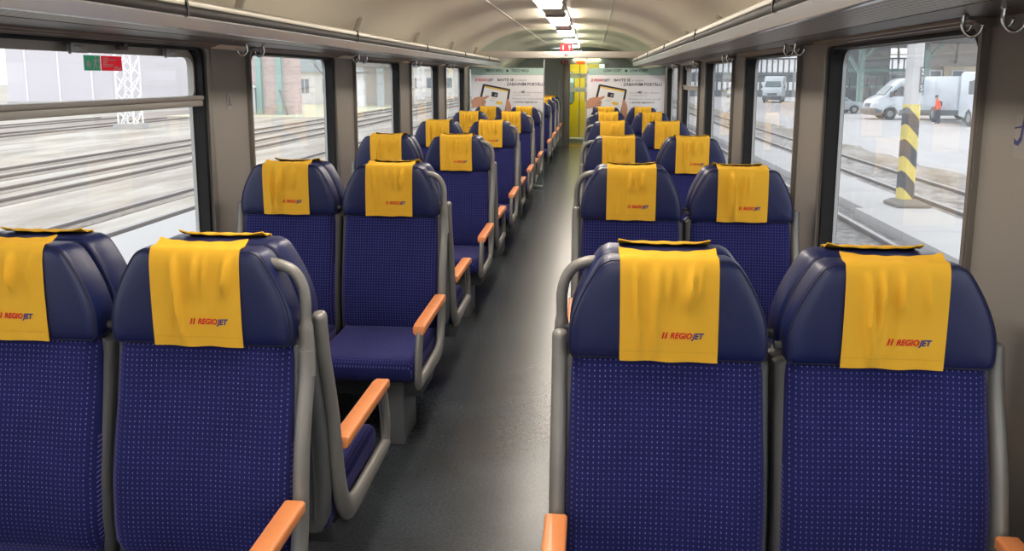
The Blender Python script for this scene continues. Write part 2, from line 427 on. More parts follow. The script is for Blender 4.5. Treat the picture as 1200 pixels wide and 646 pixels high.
def cloth_surface(seed):
    r = random.Random(seed)
    ph = [r.uniform(0, 6.28) for _ in range(6)]; sh = r.uniform(-.006, .006); fl = r.uniform(0, .004)
    folds = [(r.uniform(-.07,.07), r.uniform(-.4,.4), r.uniform(.005,.010), r.uniform(.007,.014)) for _ in range(8)]
    path = [(-.1105,.879),(-.1112,.90),(-.1122,.93),(-.1125,.96),(-.1124,.99),(-.112,1.02),(-.111,1.05),(-.109,1.075),(-.1045,1.094),(-.097,1.1065),(-.088,1.1092),(-.08,1.1092),(-.07,1.1092),(-.06,1.1093),(-.046,1.1105)]
    pp = smooth_path([(0, a, b) for a, b in path], 3)
    def S(u, t):                                     # u in -1..1, t in 0..1 from hem over the top
        x = t*(len(pp)-1); i = min(int(x), len(pp)-2); p = pp[i].lerp(pp[i+1], x-i)
        X = u*.1058+sh*(t-.3)+fl*u*max(0, t-.45)*(1 if u > 0 else .4)
        y, z = p.y, p.z
        w = 0
        q1 = max(0, min(1, (t-.27)/.14)); q2 = max(0, min(1, (-.012-X)/.02)); lg = (1-q1*q1*(3-2*q1))*(1-q2*q2*(3-2*q2))   # the printed corner lies flat
        for fx, k, sg, am in folds:
            d = X-(fx+k*(t-.35)*.12); w += am*math.exp(-(d/sg)**2)*max(0, math.sin(PI*min(1, t/.62)))*(1-.93*lg)
        fr = max(0, 1-max(0, t-.5)/.12)
        y -= w*fr
        y -= .0012*math.sin(u*9+ph[0])*math.exp(-t/.1)*1.2+.0006*math.sin(u*5+ph[1]+t*6)*fr
        z += .0012*math.sin(u*6+ph[2])*math.exp(-t/.05)
        if t > .66:
            z += .0008*math.sin(u*14+ph[3])
            if t > .86: z += (.0025+.009*abs(u)**3)*((t-.86)/.14)**1.3
        return (X, y, z)
    return S
def make_cover(parent, seed, logo=True):
    S = cloth_surface(seed); g = G(); nu, nv = 40, 46
    TH = .0028
    def nrm(u, t):
        e = 1e-3; a = Vector(S(u+e, t))-Vector(S(u-e, t)); b = Vector(S(u, min(1, t+e)))-Vector(S(u, max(0, t-e)))
        return a.cross(b).normalized()
    grid = [[(Vector(S(-1+2*i/nu, j/nv)), nrm(-1+2*i/nu, j/nv)) for i in range(nu+1)] for j in range(nv+1)]
    W = nu+1
    o = [p for row in grid for p, n in row]; inn = [p-n*TH for row in grid for p, n in row]
    sgn = -1 if grid[5][20][1].y > 0 else 1
    if sgn < 0: inn = [p+n*TH for row in grid for p, n in row]
    B = W*(nv+1); fs = []; ed = []
    for j in range(nv):
        for i in range(nu):
            a = j*W+i; fs += [(a, a+1, a+W+1, a+W), (B+a, B+a+W, B+a+W+1, B+a+1)]
    for i in range(nu): ed += [(i, B+i, B+i+1, i+1), (nv*W+i, nv*W+i+1, B+nv*W+i+1, B+nv*W+i)]
    for j in range(nv): ed += [(j*W, (j+1)*W, B+(j+1)*W, B+j*W), (j*W+nu, B+j*W+nu, B+(j+1)*W+nu, (j+1)*W+nu)]
    g.add(o+inn, fs+ed, 0)
    c = g.build('headrest_cover', 'cloth_yellow', parent, smooth=70)
    # stitched hem: a thin raised line across the cloth just above its lower edge
    if logo:
        h = G()
        for k in range(38):
            u0 = -.97+1.94*k/38; u1 = u0+.034
            vs = [Vector(S(u, t))+Vector((0, -.0007, 0)) for u, t in ((u0,.073),(u1,.073),(u1,.080),(u0,.080))]
            h.add(vs, [(0,1,2,3)])
        h.build('hem_stitching', 'cloth_edge', c, smooth=0)
        L = G()
        zt = {j/200: S(.3, j/200)[2] for j in range(120)}
        def tz(z): return min(zt, key=lambda t: abs(zt[t]-z))
        sh0 = S(0, .25)[0]
        def P(x, z):
            t = tz(z); u = (x-sh0)/.1058
            p = Vector(S(u, t)); p.y -= .0016; p.z = z; p.x = x
            return p
        def dense(txt, x, width, mi):
            vs, fs, w = text_geo(txt, .0128, .28, .034); k = width/w
            bm = bmesh.new(); bv = [bm.verts.new((vx*k, vz, 0)) for vx, vz in vs]
            for f in fs:
                try: bm.faces.new([bv[i] for i in f])
                except ValueError: pass
            bmesh.ops.triangulate(bm, faces=bm.faces)
            bm.verts.ensure_lookup_table(); bm.verts.index_update()
            L.add([P(x+v.co.x, .9335+v.co.y) for v in bm.verts], [[v.index for v in f.verts] for f in bm.faces], mi); bm.free()
        for k in (0, 1):
            x = -.0150+k*.0068
            L.add([P(x+a, .9335+b) for a, b in ((0,-.0012),(.0034,-.0012),(.0072,.0135),(.0038,.0135))], [(0,1,2,3)], 0)
        dense('REGIO', .0030, .0480, 0); dense('JET', .0510, .0255, 1)
        L.build('logo', ['logo_red', 'logo_blue'], c, smooth=0)
    return c
def make_cushion(parent):
    g = G(); rings = []
    ys = [-.642,-.640,-.632,-.615,-.59,-.54,-.46,-.36,-.26,-.17,-.13,-.115]
    for i, y in enumerate(ys):
        e = [.05,.034,.016,.005,0,0,0,0,0,0,0,.01][i]
        top = .388-.010*min(1, max(0, (y+.60)/.3))-.0 ; top = top-.004*math.sin(PI*(y+.64)/.53)
        z0, z1 = .292+e*.7, top-e*.9
        w = .2165-e*.35
        r = []
        for x, z in rrect(-w, w, z0, z1, min(.024, (z1-z0)/2.2), 5):
            if z > (z0+z1)/2: z += .006*(1-(x/w)**2)
            r.append((x, y, z))
        rings.append(r)
    g.loft(rings); return g.build('seat_cushion', 'moquette_seat', parent, smooth=60)
def make_shell(parent, dark=False):
    g = G(); rings = []
    for z in [.33,.36,.45,.55,.65,.75,.83,.862,.872]:
        e = .012 if z in (.33,.872) else 0
        yf = back_front(z)+.036; yb = min(back_front(z)+.098, -.006); w = .2300-e
        rings.append([(x, y, z) for x, y in rrect(-w, w, yf, yb-e*.4, .017, 4)])
    g.loft(rings)
    g.tube([(-.2325,-.045,.905), (-.19,-.045,.905)], .009, 8); g.tube([(.2325,-.045,.905), (.19,-.045,.905)], .009, 8)
    # raised curved rib on the rear of the shell
    for s in (-1, 1):
        P = smooth_path([(s*.2, back_front(z)+.098 if z < .8 else -.006, z) for z in (.36,.45,.55,.65,.75)], 3)
        g.tube([(p.x, min(p.y, -.008), p.z) for p in P], .004, 6)
    return g.build('back_shell', 'shell_grey', parent, smooth=45)
FX = .2375
def make_frame(parent, s, handle):
    """side frame on side s: upright bar, seat rail under the armrest; with or without the grab handle"""
    g = G(); x = s*FX
    low = [(x,-.062,.80),(x,-.088,.72),(x,-.112,.64),(x,-.130,.54),(x,-.142,.46),(x,-.168,.375),(x,-.215,.318),(x,-.275,.300),(x,-.36,.300),(x,-.48,.303),(x,-.58,.306),(x,-.652,.310)]
    if handle:
        top = [(x*.60,-.052,1.066),(x*.74,-.052,1.064),(x*.88,-.052,1.050),(x*.965,-.052,1.022),(x,-.052,.985),(x,-.052,.93),(x,-.054,.86)]
        p1 = smooth_path(top+low[:1], 5); g.tube(p1, [(.0135,.0135)]*(len(p1)-10)+[(.0165,.0165+.0007*i) for i in range(10)], 12, side=None)
    p = smooth_path(([(x,-.054,.86)] if handle else [(x,-.041,.925),(x,-.044,.90),(x,-.05,.86)])+low, 5)
    n = len(p); rr = []
    for i in range(n):
        t = i/(n-1); b = .0235+.012*math.exp(-((t-.64)/.18)**2)
        a = .0185
        if not handle and i < 3: a *= (.45,.8,.95)[i]; b *= (.45,.8,.95)[i]
        if i > n-3: b *= .82
        rr.append((a, b))
    g.tube(p, rr, 12, side=(1,0,0))
    # front post carrying the armrest
    p = smooth_path([(x,-.640,.300),(x,-.655,.335),(x,-.652,.40),(x,-.636,.46),(x,-.612,.503)], 4)
    g.tube(p, (.0145,.031), 10, side=(1,0,0))
    g.tube([(x,-.615,.503),(x,-.40,.505),(x,-.135,.507)], (.010,.008), 8, side=(1,0,0))
    if not handle: pass
    return g.build('side_frame', 'frame_grey', parent, smooth=55)
def make_armrest(parent, s):
    g = G(); x = s*FX; rings = []
    for y, e, dz in ((-.640,.007,-.012),(-.634,.001,-.004),(-.60,0,0),(-.40,0,.002),(-.22,0,.004),(-.172,0,.004),(-.168,.003,.002)):
        rings.append([(x+px, y, pz+dz) for px, pz in rrect(-.025+e, .025-e, .507+e*.6, .538-e, .0075, 3)])
    g.loft(rings); return g.build('armrest', 'wood', parent, smooth=45)
def make_base(parent, s, rear=False):
    g = G(); g.prism([(-.16,.30),(-.285,.285),(-.53,.285),(-.53,.205),(-.30,.195),(-.16,.24)], 'X', -.222, .222)
    g.build('seat_base', 'base_dark', parent, bevel=.006)
    p = G()
    if rear: x = -s*.12; p.box(x-.05, x+.05, -.34, -.19, 0, .292); p.build('pedestal', 'base_dark', parent, bevel=.005)
    else: x = s*.108; p.box(x-.043, x+.043, -.545, -.31, 0, .292); p.build('pedestal', 'pedestal_grey', parent, bevel=.005)
def make_seat(s, handle, seed):
    """sitter faces -y; s = side of the frame and armrest"""
    r = empty('train_seat')
    make_backrest(r); make_head(r); make_cover(r, seed); make_cushion(r); make_shell(r); make_frame(r, s, handle); make_armrest(r, s); make_base(r, s)
    return r
AX, WX = .535, 1.008
rows = [1.89, 3.728, 5.576, 7.459, 9.363, 11.08]
ordn = ['nearest', 'second', 'third', 'fourth', 'fifth', 'sixth']
protos = {}
def seat(s, handle, seed, rear=False):
    key = (s, handle, seed, rear)
    if key not in protos:
        if protos:                                    # share every mesh that does not differ
            r = empty('train_seat')
            src = protos[next(iter(protos))]
            done = {c.name.split('.')[0]: c for c in src.children}
            for nm in ('backrest', 'headrest', 'seat_cushion', 'back_shell'): copy_tree(done[nm], r)
            cv = next((v for k, v in protos.items() if k[2] == seed), None)
            if cv: copy_tree(next(c for c in cv.children if c.name.startswith('headrest_cover')), r)
            else: make_cover(r, seed)
            make_frame(r, s, handle); make_armrest(r, s); make_base(r, s, rear)
        else: r = make_seat(s, handle, seed)
        protos[key] = r; return r
    return copy_tree(protos[key])
GR = 'rows of navy train seats'
ci = 0
for i, yc in enumerate(rows):
    for side in (-1, 1):
        sn = 'left' if side < 0 else 'right'
        for col in ('aisle', 'window'):
            x = side*(AX if col == 'aisle' else WX)
            # facing the camera: sitter's side toward the aisle is local -side
            fs = -side if col == 'aisle' else side
            o = seat(fs, col == 'aisle' and side < 0, (11+ci) if i < 2 else (11+ci % 8)); ci += 1
            o.location = (x, yc, 0); o.rotation_euler = (0,0,0)
            tag(o, f'navy {col} seat facing us, {ordn[i]} row on the {sn} of the aisle', 'seat', GR)
            if i < 5:
                fs = side if col == 'aisle' else -side
                o = seat(fs, col == 'aisle' and side > 0, 11+(ci+3) % 8, True)
                o.location = (x, yc, 0); o.rotation_euler = (0,0,PI)
                tag(o, f'navy {col} seat turned away from us, backing onto the {ordn[i]} {sn} row', 'seat', GR)
for j, yc in enumerate((13.3, 15.0, 16.4, 17.85)):
    o = seat(1, True, 11+j); o.location = (-AX, yc, 0); o.rotation_euler = (0,0,0)
    tag(o, f'navy aisle seat facing us beyond the glass partition, {ordn[j].replace("nearest", "first")} row there', 'seat', GR)
    if j < 3:
        o = seat(-1, False, 12+j, True); o.location = (-AX, yc, 0); o.rotation_euler = (0,0,PI)
        tag(o, f'navy aisle seat turned away, behind the {ordn[j].replace("nearest", "first")} row past the glass partition', 'seat', GR)

# ------------------------------------------------------------------ coach shell
WR, WL = 1.34, -1.37
Y0, YE = -3.6, 18.4
ZB, ZT = .70, 1.625
g = G(); g.box(WL-.05, WR+.05, Y0, 21, -.06, 0); struct(g.build('floor', 'floor_lino', smooth=0))
wins = [(2.22+1.89*k, 3.64+1.89*k) for k in range(-3, 9)]
wins = [w for w in wins if w[1] < YE]
def wall(name, W, s):
    g = G(); a, b = sorted((W, W+s*.07))
    g.box(a, b, Y0, YE, 0, ZB); g.box(a, b, Y0, YE, ZT, 2.0)
    prev = Y0
    for y0, y1 in wins+[(YE, YE)]:
        if y0 > prev: g.box(a, b, prev, y0, ZB, ZT)
        prev = y1
    o = struct(g.build(name, 'wall_grey', smooth=0))
    # raised vertical mouldings at both edges of every pillar belong to the wall panel
    return o
wall('wall_left', WL, -1); wall('wall_right', WR, 1)
# lower heater ledge along each wall
for nm, W, s in (('baseboard_left', WL, -1), ('baseboard_right', WR, 1)):
    g = G(); a, b = sorted((W, W-s*.03)); g.box(a, b, Y0, YE, 0, .16); struct(g.build(nm, 'trim_grey', bevel=.008))
wn = 0
PROF = [(0,2.135),(.30,2.130),(.514,2.112)]
PROF2 = [(.526,2.110),(.66,2.085),(.80,2.043),(.92,1.99),(1.04,1.922),(1.14,1.85),(1.24,1.765),(1.31,1.69),(1.36,1.62)]
g = G()
half = PROF+PROF2
full = [(-x, z) for x, z in reversed(half[1:])]+half
g.loft([[(x, Y0, z) for x, z in full]+[(x, Y0, z+.05) for x, z in reversed(full)], [(x, YE+.1, z) for x, z in full]+[(x, YE+.1, z+.05) for x, z in reversed(full)]])
struct(g.build('ceiling', 'ceiling', smooth=50))
for k, s in enumerate((-1, 1)):                        # ceiling joint strips; the lamp light they reflect is put into their colour
    g = G(); g.prism([(s*.512,2.1135),(s*.528,2.1105),(s*.528,2.106),(s*.520,2.1055),(s*.512,2.108)], 'Y', Y0, YE); struct(g.build(f'trim_{k+1}', 'strip_gleam', smooth=0))
def window(W, s, y0, y1, n, sash):
    """trim ring on the wall, black gasket, bright bead and pane; with an opening top light where sash is set"""
    X = lambda d: W+s*d                               # d > 0 = outwards
    o1 = rrect(y0-.010, y1+.028, ZB-.03, ZT+.03, .02); i1 = rrect(y0+.012, y1-.012, ZB+.012, ZT-.006, .045)
    g = G(); g.ring(o1, i1, 'X', X(-.014), X(.012)); g.ring(rrect(y0-.006, y1+.006, ZB-.006, ZT+.006, .03), i1, 'X', X(-.02), X(-.012))
    f = struct(g.build(f'window_{n}', 'trim_grey', smooth=40))
    g = G(); g.ring(rrect(y0-.002, y1+.002, ZB-.002, ZT+.002, .05), rrect(y0+.036, y1-.036, ZB+.034, ZT-.018, .07), 'X', X(-.006), X(.062)); g.build('gasket', 'rubber', f, smooth=40)
    ex = .032 if sash else 0
    g = G(); g.ring(rrect(y0+.034, y1-.034, ZB+.032, ZT-.016, .07), rrect(y0+.042, y1-.042, ZB+.040, ZT-.022, .065), 'X', X(.044), X(.058)); g.build('bead', 'alu', f, smooth=40)
    g = G(); po = rrect(y0+.03, y1-.03, ZB+.03, ZT-.014, .07); g.prism(po, 'X', X(.054), X(.060)); g.build('pane', 'window_glass', f, smooth=0)
    if sash:
        zt = 1.388
        g = G(); g.box(*sorted((X(-.004), X(.05))), y0+.03, y1-.03, zt-.024, zt+.004); g.box(*sorted((X(-.012), X(.04))), y0+.035, y1-.035, zt+.004, zt+.024)
        g.build('sash_rail', 'sash_grey', f, bevel=.006)
        g = G(); g.ring(rrect(y0+.03, y1-.03, zt, ZT-.012, .06), rrect(y0+.062, y1-.05, zt+.012, ZT-.048, .05), 'X', X(.026), X(.05)); g.build('sash_frame', 'sash_grey', f, smooth=40)
        for yy in (y1-.30, y1-.93):
            g = G(); g.box(*sorted((X(-.012), X(.006))), yy-.045, yy+.045, ZT-.052, ZT-.018); g.box(*sorted((X(-.016), X(-.010))), yy-.03, yy+.02, ZT-.044, ZT-.028); g.tube([(X(-.010), yy-.055, ZT-.056), (X(-.004), yy-.04, ZT-.02)], .006, 6)
            g.build('latch', 'alu', f, bevel=.003)
        yy = y1-.66
        g = G(); g.box(*sorted((X(-.012), X(.006))), yy-.03, yy+.03, ZT-.036, ZT-.02); g.box(*sorted((X(-.014), X(-.004))), yy, yy+.03, ZT-.024, ZT-.006); g.build('lock', 'trim_brown', f, bevel=.003)
    # header profile above the opening
    g = G()
    hp = [(0,1.619),(-.022,1.619),(-.028,1.625),(-.044,1.626),(-.048,1.632),(-.062,1.633),(-.066,1.641),(0,1.641)]
    g.prism([(X(a), z) for a, z in hp], 'Y', y0-.03, y1+.03); g.build('header_moulding', 'trim_grey', f, smooth=30)
    for ya, yb in ((y1+.034, y1+.058),):
        g = G(); g.box(*sorted((X(-.010), X(.004))), ya, yb, ZB-.2, 1.64); g.build('pillar_moulding', 'trim_grey', f, bevel=.004)
    return f
n = 0
for s, W in ((-1, WL), (1, WR)):
    for k, (y0, y1) in enumerate(wins):
        n += 1
        window(W, s, y0, y1, n, (s < 0 and k == 3) or (s > 0 and k == 6))
# luggage racks
def rack(s, name, label):
    r = tag(empty(name, (s*1.1, 0, 1.65)), label, 'luggage rack')
    W = WR if s > 0 else -WL
    ya, yb = Y0, 11.18
    def B(nm, poly, m, sm=40):
        g = G(); g.prism([(s*x-s*1.1, z-1.65) for x, z in poly], 'Y', ya, yb); return g.build(nm, m, r, smooth=sm)
    B('punched_shelf', [(.895,1.640),(1.165,1.650),(1.165,1.656),(.895,1.648)], 'punched_sheet', 30)
    B('rear_strip', [(1.16,1.648),(1.27,1.642),(W,1.640),(W,1.66),(1.16,1.66)], 'fascia_dark', 30)
    B('front_lip', [(.905,1.638),(.884,1.6365),(.8785,1.6385),(.8690,1.672),(.8715,1.677),(.885,1.677),(.905,1.650)], 'steel', 25)
    B('dark_rail', [(.872,1.676),(.868,1.684),(.868,1.696),(.871,1.706),(.878,1.710),(.892,1.708),(.897,1.690),(.892,1.676)], 'rack_dark', 60)
    B('top_rail', [(.874,1.709),(.872,1.722),(.878,1.731),(.890,1.731),(.894,1.716),(.890,1.709)], 'rail_pale', 60)
    for k in range(5):
        y = 2.5+1.88*k
        g = G(); g.prism([(s*x-s*1.1, z-1.65) for x, z in [(.8655,1.677),(.8655,1.706),(.871,1.733),(.893,1.734),(.899,1.69)]], 'Y', y-.006, y+.006); g.build('rail_joint', 'rack_dark', r)
    for k in range(-2, 5):
        y = 3.5+1.79*k
        g = G(); g.bar((s*.085, y, .0), (s*.01, y+.012, .218), .036, .014, up=(0,1,0)); g.build('hanger_strap', 'rail_pale', r, bevel=.002)
    return r
rack(-1, 'luggage_rack', 'steel luggage rack with punched shelf running along the left windows')
rack(1, 'luggage_rack', 'steel luggage rack with punched shelf running along the right windows')
# coat hooks
def hook():
    r = empty('coat_hook')
    g = G(); g.prism(rrect(-.016, .016, -.010, .010, .006), 'Z', -.006, .0); g.build('mount_plate', 'chrome', r, smooth=40)
    g = G(); p = smooth_path([(0,0,-.003),(0,.002,-.02),(0,0,-.04),(0,-.012,-.058),(0,-.030,-.064),(0,-.046,-.054),(0,-.053,-.036)], 4)
    g.tube(p, [.0075-.0025*i/len(p) for i in range(len(p))], 10); g.ball((0,-.0535,-.034), .0068)
    p = smooth_path([(0,-.004,-.052),(.0,-.016,-.046),(0,-.022,-.034)], 3); g.tube(p, .004, 8); g.ball((0,-.022,-.033), .0052)
    g.build('hook', 'chrome', r, smooth=60)
    return r
h0 = None
pn = ['nearest', 'second', 'third', 'fourth', 'fifth']
for s in (1, -1):
    for k in range(5):
        yb = 2.02+1.88*k
        if s < 0 and k == 0: continue
        for q, dy in ((0, -.10), (1, .10)):
            if s < 0: dy *= 1.0
            o = h0 if h0 is None else copy_tree(h0)
            if o is None: o = h0 = hook()
            o.location = (s*1.235, yb+dy, 1.6445); o.rotation_euler = (0,0,s*.85); o.scale = (.8,.8,.84)
            kk = k if s > 0 else k-1
            tag(o, f'polished coat hook on {"right" if s > 0 else "left"} rack above the {pn[kk]} wall pillar, {"nearer" if q == 0 else "farther"} one', 'coat hook', 'coat hooks under the luggage racks')
# ceiling lights
tr = tag(empty('light_trunking', (0, 7, 2.13)), 'long ceiling trunking with dark covers between the lit lamps', 'light trunking')
g = G(); g.box(-.105, .105, Y0-7+.1, YE-7-.2, -.020, -.004); g.build('channel', 'beam_pale', tr, bevel=.004)
LP = [7.07-1.27-2.27*k for k in range(0, 5)][::-1]+[7.07-1.27+2.27*k for k in range(1, 6)]
l0 = None; LP.sort()
def ordinal(i): return ['first','second','third','fourth','fifth','sixth','seventh','eighth','ninth','tenth'][i]
for i, y in enumerate(LP):
    if y < Y0+.2 or y+1.27 > YE: continue
    g = G(); g.prism([(-.088,-.0),(-.094,-.03),(-.080,-.044),(.080,-.044),(.094,-.03),(.088,0)], 'Y', y+1.275-7, y+2.27-7.005); tag(g.build('trunking_cover', 'panel_dark', smooth=30, loc=(0,7,2.1075)), f'dark glossy trunking cover just beyond the {ordinal(i)} lamp along the ceiling', 'cover panel', 'dark covers between ceiling lamps')
    g = None
    if l0 is None:
        l0 = empty('fluorescent_lamp')
        g = G(); g.prism([(-.086,0),(-.097,-.022),(-.095,-.046),(-.084,-.056),(.084,-.056),(.095,-.046),(.097,-.022),(.086,0)], 'Y', 0, 1.26); g.build('diffuser', 'lamp', l0, smooth=30)
        for a, b in ((-.006, 0), (1.26, 1.266)):
            g = G(); g.prism([(-.088,0),(-.1,-.022),(-.097,-.048),(-.085,-.059),(.085,-.059),(.097,-.048),(.1,-.022),(.088,0)], 'Y', a, b)
            g.build('end_plate', 'beam_pale', l0, smooth=30)
        o = l0
    else: o = copy_tree(l0)
    o.location = (0, y, 2.108)
    v = [j for j, yy in enumerate(LP) if yy > 5]
    nm = {5.8: 'nearest lit ceiling lamp in view, at the top edge', 8.07: 'second lit ceiling lamp in view along the trunking', 10.34: 'third lit ceiling lamp, last one before the arched glass', 12.61: 'lit ceiling lamp just beyond the arched glass', 14.88: 'farthest lit ceiling lamp seen through arched glass'}.get(round(y, 2), 'lit ceiling lamp overhead, out of view')
    tag(o, nm, 'ceiling light', 'fluorescent ceiling lamps')

# ------------------------------------------------------------------ partition with posters
YP = 11.25
g = G(); g.box(WL+.01, WR-.01, YP-.035, YP+.045, 1.742, 1.828); struct(g.build('trim_3', 'beam_pale', bevel=.008))
g = G(); g.box(WL+.02, -.90, YP-.01, YP+.02, 1.66, 1.742); g.box(.90, WR-.02, YP-.01, YP+.02, 1.66, 1.742); struct(g.build('trim_4', 'bulkhead', bevel=.004))
arch = [(x, z-.004) for x, z in full if .12 < abs(x) < 1.16]; _i = len(arch)//2
arch[_i:_i] = [(-.118,2.128),(-.118,2.045),(.118,2.045),(.118,2.128)]
g = G(); g.prism([(-1.15,1.828)]+[(-abs(x) if x < 0 else x, z) for x, z in arch]+[(1.15,1.828)], 'Y', YP, YP+.008)
tag(g.build('arch_glass', 'green_glass', smooth=0), 'green tinted arched glass pane above the pale cross beam', 'glass pane')
def partition(x0, x1, side, label):
    r = tag(empty('glass_partition', ((x0+x1)/2, YP, 0)), label, 'glass partition')
    cx = (x0+x1)/2; a, b = x0-cx, x1-cx
    g = G(); g.box(a, b, 0, .008, .04, 1.742); g.build('pane', 'green_glass', r, smooth=0)
    g = G(); g.box(a, b, -.012, .02, 0, .04); g.build('floor_rail', 'alu', r, bevel=.003)
    g = G(); xe = b if side < 0 else a; g.box(xe-.006, xe+.006, -.006, .014, .04, 1.742); g.build('edge_strip', 'alu', r, bevel=.002)
    g = G(); g.box(a+.03, b, -.0022, -.0008, 1.522, 1.612); bd = g.build('etched_band', 'etched_band', r, smooth=0)
    g = G(); f = lambda x, z: (x, -.0032, z)
    w = .235; m = side < 0
    # lettering LOW COST, square dot, LOW COST (reads backwards on the left pane, printed on its far face)
    x1_ = a+.225
    put_text(g, 'LOW COST', x1_, 1.562, .034, f, 0, width=w, bold=.03, mirror=m)
    g.add([f(x1_+w+.045+p, 1.562+q) for p, q in ((0,0),(.03,0),(.03,.03),(0,.03))], [(0,1,2,3)])
    put_text(g, 'LOW COST', x1_+w+.11, 1.562, .034, f, 0, width=w, bold=.03, mirror=m)
    g.add([f(x1_+p, 1.552+q) for p, q in ((0,0),(w,0),(w,.006),(0,.006))], [(0,1,2,3)], 1); g.add([f(x1_+w+.11+p, 1.552+q) for p, q in ((0,0),(w,0),(w,.006),(0,.006))], [(0,1,2,3)], 1)
    g.build('band_lettering', ['ink_green', 'etched_band'], bd, smooth=0)
    return r
partition(-1.30, -.292, -1, 'glass partition panel left of the aisle, with a pale green lettered band')
partition(.272, 1.30, 1, 'glass partition panel right of the aisle, with a pale green lettered band')
def poster(xl, xr, label):
    """advert sheet with a tablet held in two hands; 2D layout in centimetre-like crop units"""
    K = .001235; cx0 = (xl+xr)/2
    r = tag(empty('poster', (cx0, YP-.012, 1.52)), label, 'poster', 'portal posters on the glass partition')
    g = G(); g.box(xl-cx0, xr-cx0, 0, .004, -.85, 0); g.build('sheet', 'white_print', r, smooth=0)
    x_off = xl-cx0
    def F(lv):
        def f(x, z): return (x, -.0008-.0006*lv, z)
        return f
    def U(px, py): return (x_off+(px-45)*K, -(py-165)*K)
    def poly(g, pts, lv, mi=0): g.add([F(lv)(*U(*p)) for p in pts], [tuple(range(len(pts)))], mi)
    g = G(); 
    def T(txt, px, py, hpx, wpx, mi, **k):
        x, z = U(px, py); put_text(g, txt, x, z, hpx*K, F(1), mi, width=wpx*K, **k)
    for k in (0, 1): poly(g, [(84+k*11,236),(90+k*11,236),(97+k*11,200),(91+k*11,200)], 1, 2)
    T('REGIO', 112, 230, 26, 118, 2, shear=.25, bold=.02); T('JET', 232, 230, 26, 54, 3, shear=.25, bold=.02)
    T('BAVTE SE', 328, 230, 28, 178, 0, bold=.02); T('s námi', 522, 230, 24, 116, 1)
    T('v', 402, 275, 20, 14, 1); T('ZÁBAVNÍM PORTÁLU', 430, 277, 30, 405, 0, bold=.02)
    T('Více než', 494, 358, 16, 84, 1); T('40', 584, 358, 25, 42, 0, bold=.03); T('videí z domova', 634, 358, 17, 180, 1)
    T('a seriálů zdarma', 494, 384, 13, 190, 1)
    T('Přihlaste se v menu portálu', 490, 425, 16, 340, 1); T('na', 494, 460, 17, 24, 1); T('portal.regiojet.cz', 526, 460, 19, 236, 0, bold=.015)
    T('www.regiojet.cz', 600, 532, 17, 200, 1); poly(g, [(520,520),(545,500),(566,508),(548,532),(528,538)], 1, 0)
    g.build('lettering', ['ink_dark', 'ink_pale', 'logo_red', 'logo_blue'], r, smooth=0)
    tb = G()
    poly(tb, [(168,264),(190,262),(462,314),(468,326),(420,600),(404,604),(112,548),(106,536)], 1, 0)
    t = tb.build('tablet', 'tablet_black', r, smooth=0)
    s = G(); poly(s, [(188,282),(446,330),(402,580),(132,530)], 2, 0); poly(s, [(190,284),(444,330),(441,345),(187,297)], 3, 1); poly(s, [(268,344),(334,356),(326,406),(260,394)], 3, 2); poly(s, [(300,365),(322,369),(316,396),(294,392)], 4, 3)
    poly(s, [(318,444),(382,456),(376,484),(310,472)], 3, 1); poly(s, [(250,408),(318,420),(317,426),(249,414)], 3, 1); poly(s, [(236,430),(300,442),(299,446),(235,434)], 3, 4)
    s.build('screen', ['screen', 'ink_yellow', 'tablet_black', 'ink_pale', 'ink_pale'], t, smooth=0)
    h = G(); poly(h, [(45,440),(70,412),(110,400),(150,398),(182,400),(214,386),(232,386),(236,398),(206,420),(186,432),(206,444),(204,456),(190,462),(198,474),(188,484),(196,494),(150,498),(100,512),(45,524)], 5, 0)
    poly(h, [(214,386),(232,386),(236,398),(222,404)], 6, 1)
    for a in ((188,440,206,446),(184,462,200,466),(180,482,194,486)): poly(h, [(a[0]-30,a[1]+4),(a[2],a[3]),(a[2],a[3]+3),(a[0]-30,a[1]+8)], 6, 2)
    h.build('printed_hand', ['skin', 'skin', 'tablet_black'], r, smooth=0)
    h = G(); poly(h, [(424,436),(434,422),(446,424),(458,450),(472,478),(480,520),(474,560),(470,620),(410,620),(416,560),(420,500)], 5, 0); poly(h, [(424,440),(433,426),(440,430),(436,456),(426,470)], 6, 1)
    h.build('printed_thumb', ['skin', 'skin'], r, smooth=0)
    return r
poster(-1.262, -.300, 'white poster of hands holding a tablet, on the left glass partition')
poster(.284, 1.30, 'white poster of hands holding a tablet, on the right glass partition')
r = tag(empty('extinguisher_sign', (.003, YP-.04, 1.835)), 'small red sign with white extinguisher and arrow symbols standing on cross beam', 'sign')
g = G(); g.box(-.082, .082, -.004, .004, 0, .09); g.build('plate', 'sign_red', r, smooth=0)
g = G(); f = lambda x, z: (x, -.0052, z)
g.add([f(*p) for p in [(-.052,.015),(-.034,.015),(-.034,.052),(-.038,.060),(-.038,.068),(-.030,.072),(-.048,.074),(-.048,.060),(-.052,.052)]], [tuple(range(9))])
g.add([f(*p) for p in [(.038,.014),(.048,.014),(.048,.048),(.062,.048),(.043,.076),(.024,.048),(.038,.048)]], [tuple(range(7))])
g.build('pictogram', 'sign_white', r, smooth=0)
g = G(); g.add([(-.03,0,.02),(-.012,0,-.004),(.038,0,.03),(.036,0,.036),(-.010,0,.010),(-.024,0,.026)], [tuple(range(6))]); g.add([(x, -.001, z) for x, z in ((-.02,-.004),(.03,-.004),(.03,-.009),(-.02,-.009))], [(0,1,2,3)])
tag(g.build('tick_sticker', 'glyph_blue', loc=(.003, YP-.0375, 1.775), smooth=0), 'small blue tick sticker on the cross beam under red sign', 'sticker')
